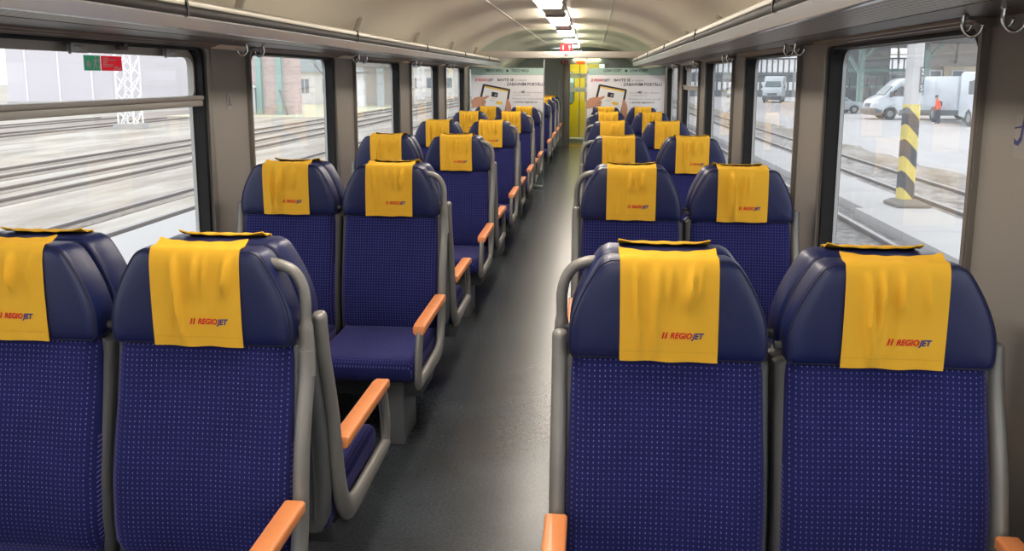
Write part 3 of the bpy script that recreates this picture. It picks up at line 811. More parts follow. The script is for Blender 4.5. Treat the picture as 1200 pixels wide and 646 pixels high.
# far bulkhead with doorway
g = G(); g.box(WL, -.29, YE, YE+.06, 0, 2.0); g.box(.62, WR, YE, YE+.06, 0, 2.0); g.box(-.29, .62, YE, YE+.06, 1.77, 2.14); g.box(-1.0, 1.0, YE, YE+.06, 2.0, 2.06); g.box(-.75, .75, YE, YE+.06, 2.05, 2.10)
struct(g.build('wall_back', 'bulkhead', smooth=0))
g = G(); g.box(-.29, -.14, YE-.03, YE+.07, 0, 1.79); g.box(.60, .70, YE-.03, YE+.07, 0, 1.79); struct(g.build('trim_5', 'trim_grey', bevel=.01))
g = G(); g.box(WL, -.30, YE+.06, 21.05, 0, 2.1); struct(g.build('wall_left_2', 'bulkhead', smooth=0))
g = G(); g.box(.70, WR, YE+.06, 21.05, 0, 2.1); struct(g.build('wall_right_2', 'bulkhead', smooth=0))
g = G(); g.box(-.4, .8, YE+.06, 21.05, 2.0, 2.06); struct(g.build('ceiling_2', 'ceiling', smooth=0))
g = G(); g.box(-.42, .82, 20.15, 20.2, 1.80, 2.06); g.box(-.42, -.40, 20.1, 20.2, 0, 2.0); struct(g.build('wall_back_2', 'bulkhead', smooth=0))
g = G(); g.box(-.30, .70, 19.75, 20.1, 0, .06); struct(g.build('trim_6', 'alu', bevel=.005))
emis('door_light', (206,222,244), .95)
for k, (a, b) in enumerate(((-.405, .036), (.052, .50))):
    c = (a+b)/2+(-.03 if k == 0 else .03)
    g = G(); n_ = 8; oo = [(a,.07),(b,.07),(b,1.80),(a,1.80)]
    hole = rrect(c-.125, c+.125, .86, 1.62, .12, 8)
    outer = rrect(a, b, .07, 1.80, .004, 8); g.ring(outer, hole, 'Y', 20.05, 20.09)
    d = struct(g.build(f'door_{k+1}', 'door_yellow', smooth=40))
    g = G(); g.ring(rrect(c-.135, c+.135, .85, 1.63, .13, 8), rrect(c-.12, c+.12, .865, 1.615, .115, 8), 'Y', 20.04, 20.06); g.build('window_gasket', 'rubber', d, smooth=40)
    g = G(); g.prism(rrect(c-.126, c+.126, .86, 1.62, .118, 8), 'Y', 20.065, 20.072); g.build('pane', 'door_glass', d, smooth=0)
g = G(); g.box(.036, .052, 20.045, 20.09, .07, 1.80); struct(g.build('trim_7', 'rubber', smooth=0))
# glass sliding door in the doorway, with two frosted strips
r = tag(empty('sliding_door', (.24, YE+.02, 0)), 'clear sliding door at the far end with two frosted lettered strips', 'door')
g = G(); g.box(-.38, .36, 0, .008, .03, 1.765); g.build('pane', 'door_glass', r, smooth=0)
def frost_mat():
    m, nt, b, out = new_mat('frost'); b.inputs['Base Color'].default_value = (.9,.92,.93,1); b.inputs['Roughness'].default_value = .6
    t = nt.nodes.new('ShaderNodeBsdfTranslucent'); t.inputs[0].default_value = (.95,.96,.97,1); mx = nt.nodes.new('ShaderNodeMixShader')
    nt.links.new(b.outputs[0], mx.inputs[1]); nt.links.new(t.outputs[0], mx.inputs[2]); nt.links.new(mx.outputs[0], out.inputs[0])
frost_mat()
for z0, z1 in ((1.475,1.575),(1.175,1.275)):
    g = G(); g.box(-.38, .36, -.002, 0, z0, z1); b = g.build('frosted_strip', 'frost', r, smooth=0)
    g = G(); f = lambda x, z: (x, -.003, z)
    if z0 > 1.4:
        put_text(g, 'JET', -.235, z0+.025, .05, f, 1, width=.12, bold=.02, shear=.2, mirror=True); put_text(g, 'REGIO', -.110, z0+.025, .05, f, 0, width=.22, bold=.02, shear=.2, mirror=True)
        g.build('lettering', ['logo_red', 'ink_pale'], b, smooth=0)
    else:
        put_text(g, 'www.regiojet.cz', -.25, z0+.035, .026, f, 0, width=.40, mirror=True); g.build('lettering', 'ink_pale', b, smooth=0)
g = G(); g.tube([(.30,-.01,.8),(.30,-.03,.82),(.30,-.03,1.1),(.30,-.01,1.12)], .008, 8); g.build('pull_handle', 'chrome', r)
# lit strip and signs on the header above the doorway
r = tag(empty('doorway_lamp', (.22, YE-.03, 1.885)), 'bright yellowish strip lamp above the far doorway', 'lamp')
g = G(); g.box(-.30, .30, -.02, .028, -.006, .02); g.build('housing', 'beam_pale', r, bevel=.003)
g = G(); g.prism(rrect(-.29, .29, -.03, -.006, .008, 4), 'Y', -.015, .02); g.build('tube', 'lamp_warm', r, smooth=40)
def headsign(x, label, m1, w, txt):
    r = tag(empty('header_sign', (x, YE-.012, 1.775)), label, 'sign')
    g = G(); g.box(-w, w, 0, .010, 0, .075); g.build('plate', m1, r, smooth=0)
    g = G(); f = lambda a, z: (a, -.001, z)
    g.add([f(*p) for p in [(-w*.5,.015),(-w*.2,.015),(-w*.2,.06),(-w*.5,.06)]], [(0,1,2,3)]); g.add([f(*p) for p in [(w*.2,.03),(w*.6,.03),(w*.6,.045),(w*.2,.045)]], [(0,1,2,3)])
    g.build('pictogram', 'sign_white' if txt else 'sign_orange', r, smooth=0)
headsign(-.26, 'small dark red sign left of the far doorway header', 'sign_red', .08, True)
headsign(.085, 'small glowing orange sign over the far doorway', 'sign_orange', .09, False)
g = G(); g.box(-.29, .62, 19.0, 19.5, -.012, .012); lv = tag(g.build('vestibule_fill', 'lamp_warm', loc=(0,0,1.990), bevel=.003), 'added unseen lamp panel on the vestibule ceiling, brightening the yellow doors', 'lamp')  # unseen panel, added to brighten the yellow doors
g = G(); g.tube([(-.37, YE-.35, 0), (-.37, YE-.35, 1.40)], .006, 8); g.tube([(-.37, YE-.35, 1.40), (-.37, YE-.33, 1.405), (-.37, YE, 1.405)], .006, 8); g.tube([(-.37, YE-.35, 1.06), (-.37, YE, 1.06)], .006, 8)
tag(g.build('grab_pole', 'alu', smooth=50), 'thin vertical grab rail beside the far bulkhead, left of the doorway', 'grab rail')

# stickers on pillars and window
def pillar_sticker(W, s, y, z, label, big=False):
    r = tag(empty('pillar_sticker', (W-s*.0012, y, z)), label, 'sticker')
    k = 1.35 if big else 1.
    g = G(); g.box(-.0005, .0005, -.028*k, .028*k, -.045*k, .03*k); g.build('film', 'sticker_pale', r, smooth=0)
    g = G(); f = lambda a, b: (-s*.0012, -s*a*k if s > 0 else a*k, b*k)
    if big:
        for pts in ([(-.030,-.012),(-.018,-.016),(-.010,-.008),(-.002,.030),(.003,.030),(-.002,-.014),(-.014,-.024),(-.028,-.022)], [(.006,-.02),(.011,-.02),(.013,.030),(.008,.030)], [(.013,.030),(.017,.030),(.027,-.02),(.022,-.02)], [(.024,-.02),(.029,-.02),(.030,.030),(.025,.030)], [(-.03,.004),(-.004,.008),(-.004,.011),(-.03,.007)]):
            g.add([f(*p) for p in pts], [tuple(range(len(pts)))])
    else:
        for pts in ([(0,.018),(.010,-.022),(.006,-.024),(0,-.008),(-.006,-.024),(-.010,-.022)], [(-.020,-.026),(-.010,-.030),(-.006,-.022),(-.016,-.018)], [(.020,-.026),(.010,-.030),(.006,-.022),(.016,-.018)]):
            g.add([f(*p) for p in pts], [tuple(range(len(pts)))])
    g.build('symbol', 'glyph_blue', r, smooth=0)
pillar_sticker(WL, -1, 3.885, 1.385, 'small pale sticker with a blue arrow symbol on the left pillar')
pillar_sticker(WR, 1, 2.005, 1.372, 'pale sticker with blue strokes on the nearest right pillar', True)
r = tag(empty('window_sticker', (WL-.0505, 2.940, 1.541)), 'green and red emergency exit sticker on the upper glass of left window', 'sticker')
g = G(); g.box(-.0006, .0006, -.115, -.015, -.026, .028); g.build('green_panel', 'sign_green', r, smooth=0)
g = G(); g.box(-.0006, .0006, -.010, .125, -.026, .028); g.build('red_panel', 'sign_pink', r, smooth=0)
g = G(); f = lambda a, b: (.0014, a, b*.82+.001)
for pts in ([(-.062,-.026),(-.054,-.026),(-.048,-.006),(-.042,-.024),(-.036,-.024),(-.042,.006),(-.036,.010),(-.030,.0),(-.028,.006),(-.036,.018),(-.056,.016),(-.058,.004),(-.054,.004),(-.052,.010)], [(-.026,-.026),(-.018,-.026),(-.018,.026),(-.026,.026)], [(-.048,.020),(-.040,.020),(-.040,.028),(-.048,.028)], [(-.10,-.015),(-.08,-.022),(-.074,-.004),(-.09,.012),(-.105,.006)]):
    g.add([f(*p) for p in pts], [tuple(range(len(pts)))])
for j, (a, b) in enumerate(((.0,.035),(.0,.09),(.0,.03),(.0,.028),(.0,.065),(.0,.06),(.07,.095),(.07,.118),(.07,.118))):
    z = .024-.007*j if j < 6 else -.012-.006*(j-6); g.add([f(a, z), f(b, z), f(b, z-.003), f(a, z-.003)], [(0,1,2,3)])
g.build('pictogram', 'sign_white', r, smooth=0)

# ------------------------------------------------------------------ outside
GZ = -1.15
g = G(); g.box(10.0, 260, -60, 420, GZ-.5, GZ+.02); struct(g.build('ground_yard', 'ground_yard', smooth=0))
g = G(); g.box(-260, -4.5, -60, 420, GZ-.5, GZ-.01); struct(g.build('ground_track_side', 'ground_left', smooth=0))
g = G(); g.box(-4.5, 9.0, -60, 420, GZ-.5, GZ-.02); struct(g.build('ground_ballast', 'ballast', smooth=0))
g = G(); g.box(6.7, 9.15, -30, 300, GZ-.3, GZ-.005); struct(g.build('ground_ballast_2', 'ballast_snow', smooth=0))
# low dirt bank between the siding and the yard
g = G(); rb = random.Random(3); rings = []
for k in range(160):
    y = -10+k*1.2; j = lambda a: rb.uniform(-a, a)
    rings.append([(9.05+j(.05), y, GZ-.1), (9.3+j(.1), y, GZ+.06+j(.03)), (9.6+j(.1), y, GZ+.11+j(.04)), (9.95+j(.15), y, GZ+.10+j(.04)), (10.4+j(.3), y, GZ+.04), (10.6, y, GZ-.1)])
g.loft(rings, closed=False, c0=False, c1=False); struct(g.build('terrain_bank', 'dirt_bank', smooth=80))
def track(xs, label, shine, y0=-40, y1=260, group=None):
    cx = sum(xs)/len(xs)
    r = tag(empty('railway_track', (cx, 40, GZ)), label, 'railway track', group)
    for x in xs:
        p = [(-.08,-.1),(.08,-.1),(.08,-.085),(.016,-.07),(.016,-.0),(.045,.012),(.045,.052),(.034,.062),(-.034,.062),(-.045,.052),(-.045,.012),(-.016,0),(-.016,-.07),(-.08,-.085)]
        g = G(); g.prism([(x-cx+a, b+.02) for a, b in p], 'Y', y0-40, y1-40)
        for i in range(len(g.m)):
            if all(g.v[j].z > .06 for j in g.f[i]): g.m[i] = 1
        g.build('rail', ['rail_rust', shine], r, smooth=30)
    return r
track((3.78, 5.08), 'railway track nearest the coach on the right, beside the low platform', 'rail_shine')
track((7.52, 8.83), 'railway track behind the striped post on the right', 'rail_shine')
track((-8.93, -7.62), 'nearest railway track seen through the left windows', 'rail_shine')
track((-13.36, -12.06), 'second railway track out from the left windows', 'rail_rust')
track((-16.25, -15.0), 'third railway track out from the left windows', 'rail_rust')
track((-26.6, -25.2), 'fourth railway track out from the left windows', 'rail_rust', y1=51)
track((-31.0, -29.6), 'farthest railway track out from the left windows', 'rail_rust', y1=51)
# dark ballast shoulders under the left tracks
for k, (a, b) in enumerate(((-13.75,-13.0),(-12.4,-11.7),(-16.6,-15.9),(-15.4,-14.6),(-9.3,-8.6),(-32,-24.2))):
    g = G(); g.box(a, b, -40, 260, GZ-.2, GZ+.008); struct(g.build(f'ground_track_bed_{k+1}', 'bed_brown', smooth=0))
g = G(); g.box(-7.35, -5.9, -40, 200, GZ-.2, GZ+.08); struct(g.build('pavement_left', 'concrete', bevel=.02))
# low concrete platform by the right-hand track
g = G()
yy = -6.
while yy < 16.2: g.box(5.42, 6.9, yy, yy+2.48, GZ-.2, -.985); yy += 2.5
struct(g.build('platform_near', 'concrete', bevel=.012))
g = G(); yy = 16.55
while yy < 120: g.box(5.62, 6.9, yy, yy+2.48, GZ-.2, -1.0); yy += 2.5
struct(g.build('platform_far', 'concrete', bevel=.012))
# striped post
PX, PY = 6.52, 17.0
r = tag(empty('striped_post', (PX, PY, -.985), .10), 'white concrete post with yellow and black striped foot on the platform', 'post')
def octo(w, c): return [(-w,-w+c),(-w+c,-w),(w-c,-w),(w,-w+c),(w,w-c),(w-c,w),(-w+c,w),(-w,w-c)]
g = G(); g.loft([[(x, y, z) for x, y in octo(w, .05)] for w, z in ((.140,.05),(.135,1.97))]); g.build('striped_foot', 'post_stripes', r, smooth=30)
g = G(); g.loft([[(x, y, z) for x, y in octo(w, .05)] for w, z in ((.132,1.97),(.122,6.5))]); g.build('shaft', 'post_white', r, smooth=30)
g = G(); g.loft([[(x, y, z) for x, y in octo(w, .04)] for w, z in ((.30,0),(.30,.05),(.20,.11),(.15,.12))]); g.box(-.32, .34, -.42, -.30, 0, .045); g.build('foot_block', 'concrete_dark', r, smooth=30)
g = G(); g.box(.055, .135, -.146, -.130, 2.20, 2.68); pl = g.build('number_plate', 'van_dark', r, smooth=0)
g = G(); f = lambda x, z: (x, -.1475, z)
for ch, z in (('2', 2.54), ('1', 2.385), ('S', 2.23)): put_text(g, ch, .072, z, .11, f, 0, width=.046 if ch != '1' else .03, bold=.01)
g.build('numerals', 'sign_white', pl, smooth=0)
# vehicles: local x = forward, z up from the ground
def wheel(parent, x, y, r_, s, m='tyre'):
    g = G(); g.lathe([(r_*.55,-.11),(r_*.92,-.11),(r_,-.07),(r_,.07),(r_*.92,.11),(r_*.55,.11)], (x, y, r_), 'Y', 24)
    w = g.build('wheel', m, parent, smooth=40)
    g = G(); g.lathe([(r_*.15,-.115),(r_*.5,-.112),(r_*.6,-.09),(r_*.6,.09),(r_*.5,.112),(r_*.15,.115)], (x, y, r_), 'Y', 20); g.build('hub', 'hub', w, smooth=40)
def van(loc, rz, label, paint='van_white', driver=False, L=6.6, H=2.6):
    r = tag(empty('delivery_van', loc, rz), label, 'van')
    W = .95; xf = 1.15                                 # front axle at x = 0
    prof = [(-L+xf,.35),(-L+xf,H*.86),(-L+xf+.12,H*.97),(-L+xf+.4,H),(-1.5,H),(-.85,H*.99),(-.5,H*.94),(-.12,H*.80),(.38,H*.585),(.72,H*.53),(1.0,H*.46),(1.12,H*.36),(1.17,H*.24),(1.14,.36),(.45,.36),(.42,.55),(.25,.74),(0,.80),(-.25,.74),(-.42,.55),(-.45,.36),(-L+2.75,.36),(-L+2.72,.55),(-L+2.55,.74),(-L+2.3,.80),(-L+2.05,.74),(-L+1.88,.55),(-L+1.85,.36)]
    g = G(); g.prism(prof, 'Y', -W, W); bd = g.build('body', paint, r, bevel=.06, seg=3)
    if driver:                                         # open cab behind the driver's window
        q = G(); q.prism([(-.83,H*.56),(-.83,H*.79),(-.52,H*.80),(-.2,H*.71),(.18,H*.56)], 'Y', .05, W+.2); cut = q.build('cut', paint, r, smooth=0)
        q = G(); q.box(-.80, .15, .10, W-.06, .92, H*.62); cut2 = q.build('cut', paint, r, smooth=0)
        m2 = bd.modifiers.new('cab2', 'BOOLEAN'); m2.object = cut2; m2.operation = 'DIFFERENCE'; m2.solver = 'EXACT'
        md = bd.modifiers.new('cab', 'BOOLEAN'); md.object = cut; md.operation = 'DIFFERENCE'; md.solver = 'EXACT'
        dg = bpy.context.evaluated_depsgraph_get(); nm_ = bpy.data.meshes.new_from_object(bd.evaluated_get(dg)); bd.modifiers.clear(); bd.data = nm_
        bpy.data.objects.remove(cut); bpy.data.objects.remove(cut2)
    for s in (-1, 1):
        g = G(); g.prism([(-.85,H*.55),(-.85,H*.80),(-.52,H*.81),(-.16,H*.73),(.26,H*.55)], 'Y', s*(W+.004), s*(W-.02)); g.build('cab_window', 'car_glass' if not (driver and s > 0) else 'window_glass', r, smooth=0)
        g = G(); g.prism([(-L+2.9,.28),(-L+2.9,.62),(-.5,.62),(-.5,.28)], 'Y', s*(W+.012), s*(W-.03)); g.prism([(-L+1.15,.28),(-L+1.15,.62),(-L+1.75,.62),(-L+1.75,.28)], 'Y', s*(W+.012), s*(W-.03)); g.build('side_cladding', 'van_dark', r, bevel=.008)
        for k in (0, 1):
            x = 0 if k == 0 else -L+2.3
            wheel(r, x, s*(W-.12), .37, s)
        g = G(); g.bar((.1, s*(W+.02), H*.58), (.1, s*(W+.2), H*.6), .05, .05); g.box(.03, .17, s*(W+.2)-.05, s*(W+.2)+.05, H*.54, H*.68); g.build('mirror', 'van_dark', r, bevel=.02)
        g = G(); g.prism([(.72,H*.40),(1.09,H*.365),(1.06,H*.43),(.80,H*.475)], 'Y', s*(W-.22), s*(W+.006)); g.build('headlamp', 'lamp_clear', r, bevel=.015)
        g = G(); g.box(-1.05, -1.03, s*(W-.002), s*(W+.004), .6, H*.9); g.box(-2.6, -2.58, s*(W-.002), s*(W+.004), .6, H*.9); g.build('door_seam', 'van_dark', r, smooth=0)
    g = G(); a = Vector((-.11,0,H*.795)); b = Vector((.36,0,H*.594)); d = (b-a).normalized(); nn = Vector((-d.z,0,d.x)); nn = nn if nn.x > 0 else -nn
    vs = [p+nn*o+Vector((0,y,0)) for o in (.03,.055) for p, y in ((a,-.72),(b,-.82),(b,.82),(a,.72))]
    g.add(vs, [(0,1,2,3),(4,7,6,5),(0,4,5,1),(1,5,6,2),(2,6,7,3),(3,7,4,0)]); g.build('windscreen', 'car_glass', r, smooth=0)
    g = G(); g.prism([(1.0,.28),(1.24,.30),(1.26,.62),(1.18,.74),(.9,.74),(.5,.60),(.5,.28)], 'Y', -W-.01, W+.01); g.build('bumper', 'van_dark', r, bevel=.04)
    g = G(); g.prism([(1.10,.78),(1.19,.80),(1.15,1.0),(1.08,1.02)], 'Y', -.5, .5); g.build('grille', 'van_dark', r, bevel=.01)
    return r
VZ = GZ+.02
VX = 18.95
vn = van((VX, 55.7, VZ), PI, 'white delivery van side-on behind striped post', driver=True, L=7.2)
van((19.2, 91, VZ), -PI/2-.28, 'white van head-on seen through the second right window', L=6.0, H=2.75)
def car(loc, rz, label, paint):
    r = tag(empty('parked_car', loc, rz), label, 'car')
    prof = [(-3.4,.30),(-3.42,.75),(-3.25,.92),(-2.9,.95),(-2.35,1.32),(-1.9,1.40),(-1.1,1.38),(-.75,1.25),(-.2,.92),(.5,.84),(.72,.70),(.78,.45),(.72,.28),(.36,.28),(.30,.50),(0,.62),(-.30,.50),(-.36,.28),(-2.22,.28),(-2.28,.50),(-2.58,.62),(-2.88,.50),(-2.94,.28)]
    g = G(); g.prism(prof, 'Y', -.80, .80); g.build('body', paint, r, bevel=.06, seg=3)
    for s in (-1, 1):
        g = G(); g.prism([(-2.3,.95),(-2.2,1.25),(-1.85,1.32),(-1.15,1.31),(-.85,1.20),(-.4,.95)], 'Y', s*.806, s*.78); g.build('side_window', 'car_glass', r, smooth=0)
        wheel(r, 0, s*.72, .30, s); wheel(r, -2.58, s*.72, .30, s)
        g = G(); g.box(.5, .76, s*.5-.15, s*.5+.15, .58, .72); g.build('headlamp', 'lamp_clear', r, bevel=.02)
    return r
car((19.3, 64.5, VZ), 0.15, 'grey car parked behind the steel post of the shed', 'car_grey')
car((23.0, 88, VZ), -2.0, 'pale car parked beside the head-on van', 'van_white')
car((18.6, 112, VZ), -1.9, 'grey car seen through the third right window', 'car_grey')
# truck cab at the right edge of the window
r = tag(empty('truck', (21.62, 46.9, VZ), -PI/2), 'white truck cab at the right edge of the nearest right window', 'truck')
g = G(); g.prism([(-2.0,.5),(-2.0,2.85),(-1.6,2.95),(-.25,2.9),(.0,2.5),(.22,1.5),(.25,.42),(-.3,.4),(-.42,.75),(-.75,.95),(-1.1,.75),(-1.2,.45)], 'Y', -1.05, 1.05); g.build('cab', 'van_white', r, bevel=.07, seg=3)
g = G(); g.add([(.045,-.9,2.42),(.045,.9,2.42),(.235,.95,1.6),(.235,-.95,1.6),(.015,-.9,2.42),(.015,.9,2.42),(.2,.95,1.6),(.2,-.95,1.6)], [(0,1,2,3),(7,6,5,4),(0,4,5,1),(1,5,6,2),(2,6,7,3),(3,7,4,0)]); g.build('windscreen', 'car_glass', r)
g = G(); g.box(.1,.30,-1.04,1.04,.38,.85); g.build('bumper', 'van_dark', r, bevel=.03)
g = G(); g.box(.235,.27,-.8,.8,1.0,1.45); g.build('grille', 'van_dark', r, bevel=.01)
for s in (-1, 1):
    wheel(r, -.75, s*.9, .46, s)
    g = G(); g.bar((.05, s*1.05, 2.5), (.12, s*1.32, 2.45), .05, .05); g.box(.05, .16, s*1.34-.12, s*1.34+.12, 1.75, 2.45); g.build('mirror', 'van_dark', r, bevel=.02)
g = G(); g.box(-6.9,-2.2,-1.1,1.1,.9,2.7); g.build('cargo_box', 'van_white', r, bevel=.03)
wheel(r, -5.6, .9, .46, 1); wheel(r, -5.6, -.9, .46, 1)
# people
def skin_body(name, pts, edges, rad, parent, mats, pick):
    me = bpy.data.meshes.new(name); me.from_pydata(pts, edges, []); o = bpy.data.objects.new(name, me); COL.objects.link(o)
    md = o.modifiers.new('skin', 'SKIN'); md.use_smooth_shade = True
    for i, rr in enumerate(rad): me.skin_vertices[0].data[i].radius = rr if isinstance(rr, tuple) else (rr, rr)
    me.skin_vertices[0].data[0].use_root = True
    o.modifiers.new('sub', 'SUBSURF').levels = 2
    dg = bpy.context.evaluated_depsgraph_get(); m2 = bpy.data.meshes.new_from_object(o.evaluated_get(dg))
    bpy.data.objects.remove(o); bpy.data.meshes.remove(me)
    m2.materials.clear()
    for m in mats: m2.materials.append(MATS[m])
    for p in m2.polygons: p.material_index = pick(p.center); p.use_smooth = True
    m2.name = name
    return link(name, m2, parent)
# worker facing local -x, head bent down, arms in front; height 1.6
P = [(0,0,.84),(.0,0,1.0),(-.02,0,1.16),(-.06,0,1.32),(-.11,0,1.40),(-.145,0,1.49),(-.165,0,1.58),
     (.0,.09,.80),(-.01,.10,.44),(.03,.10,.08),(-.10,.11,.035),
     (.0,-.09,.80),(.03,-.10,.44),(.06,-.10,.08),(-.07,-.11,.035),
     (-.05,.17,1.29),(-.02,.23,1.05),(-.14,.20,.88),(-.20,.18,.83),(-.25,.17,.80),
     (-.05,-.17,1.29),(-.0,-.23,1.05),(-.13,-.20,.90),(-.19,-.18,.86),(-.24,-.17,.83)]
E = [(0,1),(1,2),(2,3),(3,4),(4,5),(5,6),(0,7),(7,8),(8,9),(9,10),(0,11),(11,12),(12,13),(13,14),(3,15),(15,16),(16,17),(17,18),(18,19),(3,20),(20,21),(21,22),(22,23),(23,24)]
RD = [.12,.12,.13,.12,.05,.08,.08,.085,.06,.045,.035,.085,.06,.045,.035,.06,.05,.04,.035,.02,.06,.05,.04,.035,.02]
wk = tag(empty('person', (19.95, 50.0, VZ), .1), 'worker in an orange vest standing head bowed beside the white van', 'person')
skin_body('body', P, E, RD, wk, ['trousers','hivis','face'], lambda c: 2 if c.z > 1.39 or (c.x < -.17 and c.z < .95 and c.z > .7) else (1 if c.z > .84 else 0))
g = G(); g.ball((-.150,0,1.575), .088, 12, 8, sc=(1,.95,.85)); g.build('hair', 'hair_dark', wk)
g = G(); g.box(-.02,.14,-.16,.16,1.0,1.3); g.build('dark_bag', 'trousers', wk, bevel=.05)
g = G()
for s in (-1, 1):
    for k in range(4): g.tube(smooth_path([(-.23,s*(.155+.012*k),.815),(-.265,s*(.152+.012*k),.79),(-.28,s*(.15+.012*k),.755-.005*k)], 2), .007, 6)
    g.tube([(-.21,s*.15,.83),(-.24,s*.135,.80),(-.255,s*.13,.775)], .008, 6)
g.ball((-.232,0,1.515), .018, 8, 6); g.ball((-.155,.085,1.53), .02, 8, 6, sc=(1,.4,1.4)); g.ball((-.155,-.085,1.53), .02, 8, 6, sc=(1,.4,1.4))
g.build('fingers_and_face', 'face', wk)
dr = tag(empty('person', (VX+.34, 55.7-.60, VZ+1.02)), 'driver in an orange jacket sitting behind the van side window', 'person')
P = [(0,0,0),(0,0,.2),(.0,0,.42),(-.0,0,.54),(-.01,0,.64),(-.02,0,.74),(-.02,.17,.38),(-.2,.2,.2),(-.42,.14,.3),(-.02,-.17,.38),(-.2,-.2,.2),(-.42,-.14,.3),(-.3,.1,-.02),(-.3,-.1,-.02)]
E = [(0,1),(1,2),(2,3),(3,4),(4,5),(2,6),(6,7),(7,8),(2,9),(9,10),(10,11),(0,12),(0,13)]
skin_body('body', P, E, [.14,.14,.14,.05,.085,.08,.065,.055,.04,.065,.055,.04,.09,.09], dr, ['trousers','hivis','face'], lambda c: 2 if c.z > .52 or c.x < -.38 else (1 if c.z > .05 else 0))
g = G(); g.ball((-.01,0,.76), .092, 12, 8, sc=(1,.95,.8)); g.build('hair', 'hair_dark', dr)

# shed with open steel trusses behind the van
r = tag(empty('depot_shed', (30, 74, VZ)), 'open depot shed with grey roof and pale green steel trusses', 'shed')
def B(name, m, boxes, parent=r, bevel=0):
    g = G()
    for b in boxes: g.box(*b)
    return g.build(name, m, parent, smooth=0, bevel=bevel)
B('roof', 'roof_grey', [(-11,24,-8,14,5.5,5.9)]); B('rear_wall', 'wall_shade', [(-6,-1.5,10,10.4,0,5.5)]); B('pale_wall', 'wall_pale', [(-1.5,21,2,2.4,0,5.5)]); B('hut', 'render_white', [(-9.5,-7.6,6,9,0,3.2)])
for x in (-7.15, -1.9, 9.4):
    g = G(); g.box(x-.22, x+.22, -.2, .2, 0, 5.5); g.box(x-.3, x+.3, -.3, .3, 0, .5); g.build('column', 'teal_steel', r, smooth=0)
    g = G(); g.bar((x,0,2.8), (x-1.7,0,5.4), .25, .25); g.bar((x,0,4.0), (x+1.2,0,5.4), .25, .25); g.build('brace', 'teal_steel', r, smooth=0)
for k in range(6):
    x = -4.6+k*2.35
    g = G(); g.bar((x,-1.0,5.4), (x+1.1,1.9,3.9), .18, .18); g.build('roof_strut', 'roof_grey', r, smooth=0)
B('gallery', 'teal_steel', [(-7,-2.0,4,6,1.75,1.9),(-7,-2.0,4,4.1,2.7,2.76),(-7,-2.0,4,4.1,2.3,2.36),(-7,-2.0,4,4.1,3.1,3.4)])
g = G()
for k in range(7): g.box(-6.9+k*.75, -6.8+k*.75, 4, 4.1, 0, 2.7)
g.build('gallery_posts', 'slat_dark', r, smooth=0)
B('beige_annex', 'wall_beige', [(.1,9,1.4,2,0,3.6)])
for x in (-.6, 1.2, 4.0):
    g = G(); g.box(x-.45, x+.45, 1.3, 2.1, 2.3, 3.2); w = g.build('window', 'pane_dark', r, smooth=0)
    g = G(); g.ring(rrect(x-.55,x+.55,2.22,3.28,.03), rrect(x-.4,x+.4,2.35,3.15,.03), 'Y', 1.25, 1.4); g.build('window_frame', 'slat_white', w, smooth=0)
# slatted building farther along
r = tag(empty('slatted_building', (24, 118, VZ), -.12), 'long hall with white upright slats over a dark band, beyond the vans', 'building')
B('wall', 'slat_dark', [(-12,28,0,12,0,5.2)], r); B('band', 'slat_dark', [(-12,28,-.3,0,2.9,3.3)], r)
g = G()
for k in range(54):
    x = -11.6+k*.72; g.box(x, x+.5, -.25, 0, 3.3, 5.0)
g.build('slats', 'slat_white', r, smooth=0)
g = G()
for k in range(54):
    x = -11.6+k*.72; g.box(x, x+.4, -.15, 0, .9, 2.0)
g.build('lower_slats', 'slat_white', r, smooth=0)
B('roof', 'roof_snow', [(-12.5,28.5,-.8,12.5,5.2,5.5)], r)
r = tag(empty('far_hall', (40, 165, VZ)), 'pale grey hall in the distance beyond the yard', 'building')
B('wall', 'wall_pale', [(-26,60,0,14,0,7)], r); B('roof', 'roof_snow', [(-27,61,-1,15,7,7.6)], r)
for k in range(10):
    g = G(); g.box(-22+k*6, -19+k*6, -.1, .1, 2, 4.5); g.build('window', 'pane_dark', r, smooth=0)

# ---- left side
g = G(); rings = []
for k in range(44):
    y = 60+k*9; h = 8+3*math.sin(k*.7)+2*math.sin(k*1.9)
    rings.append([(-175,y,GZ-.3),(-185,y,GZ+h*.5),(-200,y,GZ+h*.9),(-220,y,GZ+h),(-250,y,GZ-.3)])
g.loft(rings, closed=False, c0=False, c1=False); struct(g.build('hill', 'hill_hazed', smooth=80))
g = G(); g.box(-28,-17,53.5,79,GZ-.1,GZ+.03); struct(g.build('lawn', 'grass_dull', smooth=0))
mat('lavender', (206,202,210), .9, noise=.06, nscale=.5)
r = tag(empty('goods_hall', (-40, 62, GZ)), 'large pale lavender hall behind the lattice mast, seen through the nearest left window', 'building')
B0 = lambda name, m, boxes, parent: [None for g in [G()] for _ in [[g.box(*b) for b in boxes]] for _2 in [g.build(name, m, parent, smooth=0)]]
B0('wall', 'lavender', [(-5.2,3.4,0,14,0,8)], r); B0('roof', 'roof_snow', [(-5.6,3.8,-.4,14.4,8,8.4)], r); B0('plinth', 'concrete', [(-5.3,3.5,-.1,14,0,.7)], r)
for x in (-3.6, -.9, 1.8):
    g = G(); g.box(x-.06, x+.06, -.06, 0, .7, 8); g.build('downpipe', 'mast_white', r, smooth=0)
r = tag(empty('brick_hall', (-23.4, 57, GZ)), 'pale brick hall with mint green columns seen through the second left window', 'building')
B0('wall', 'brick_pale', [(-3.2,3.1,0,1.4,0,6.5)], r); B0('roof', 'roof_snow', [(-3.5,3.3,-.5,1.8,6.5,6.9)], r)
for x in (.65, 2.1):
    g = G(); g.box(x-.18, x+.18, -.35, 0, 0, 6.4); g.build('column', 'teal_steel', r, smooth=0)
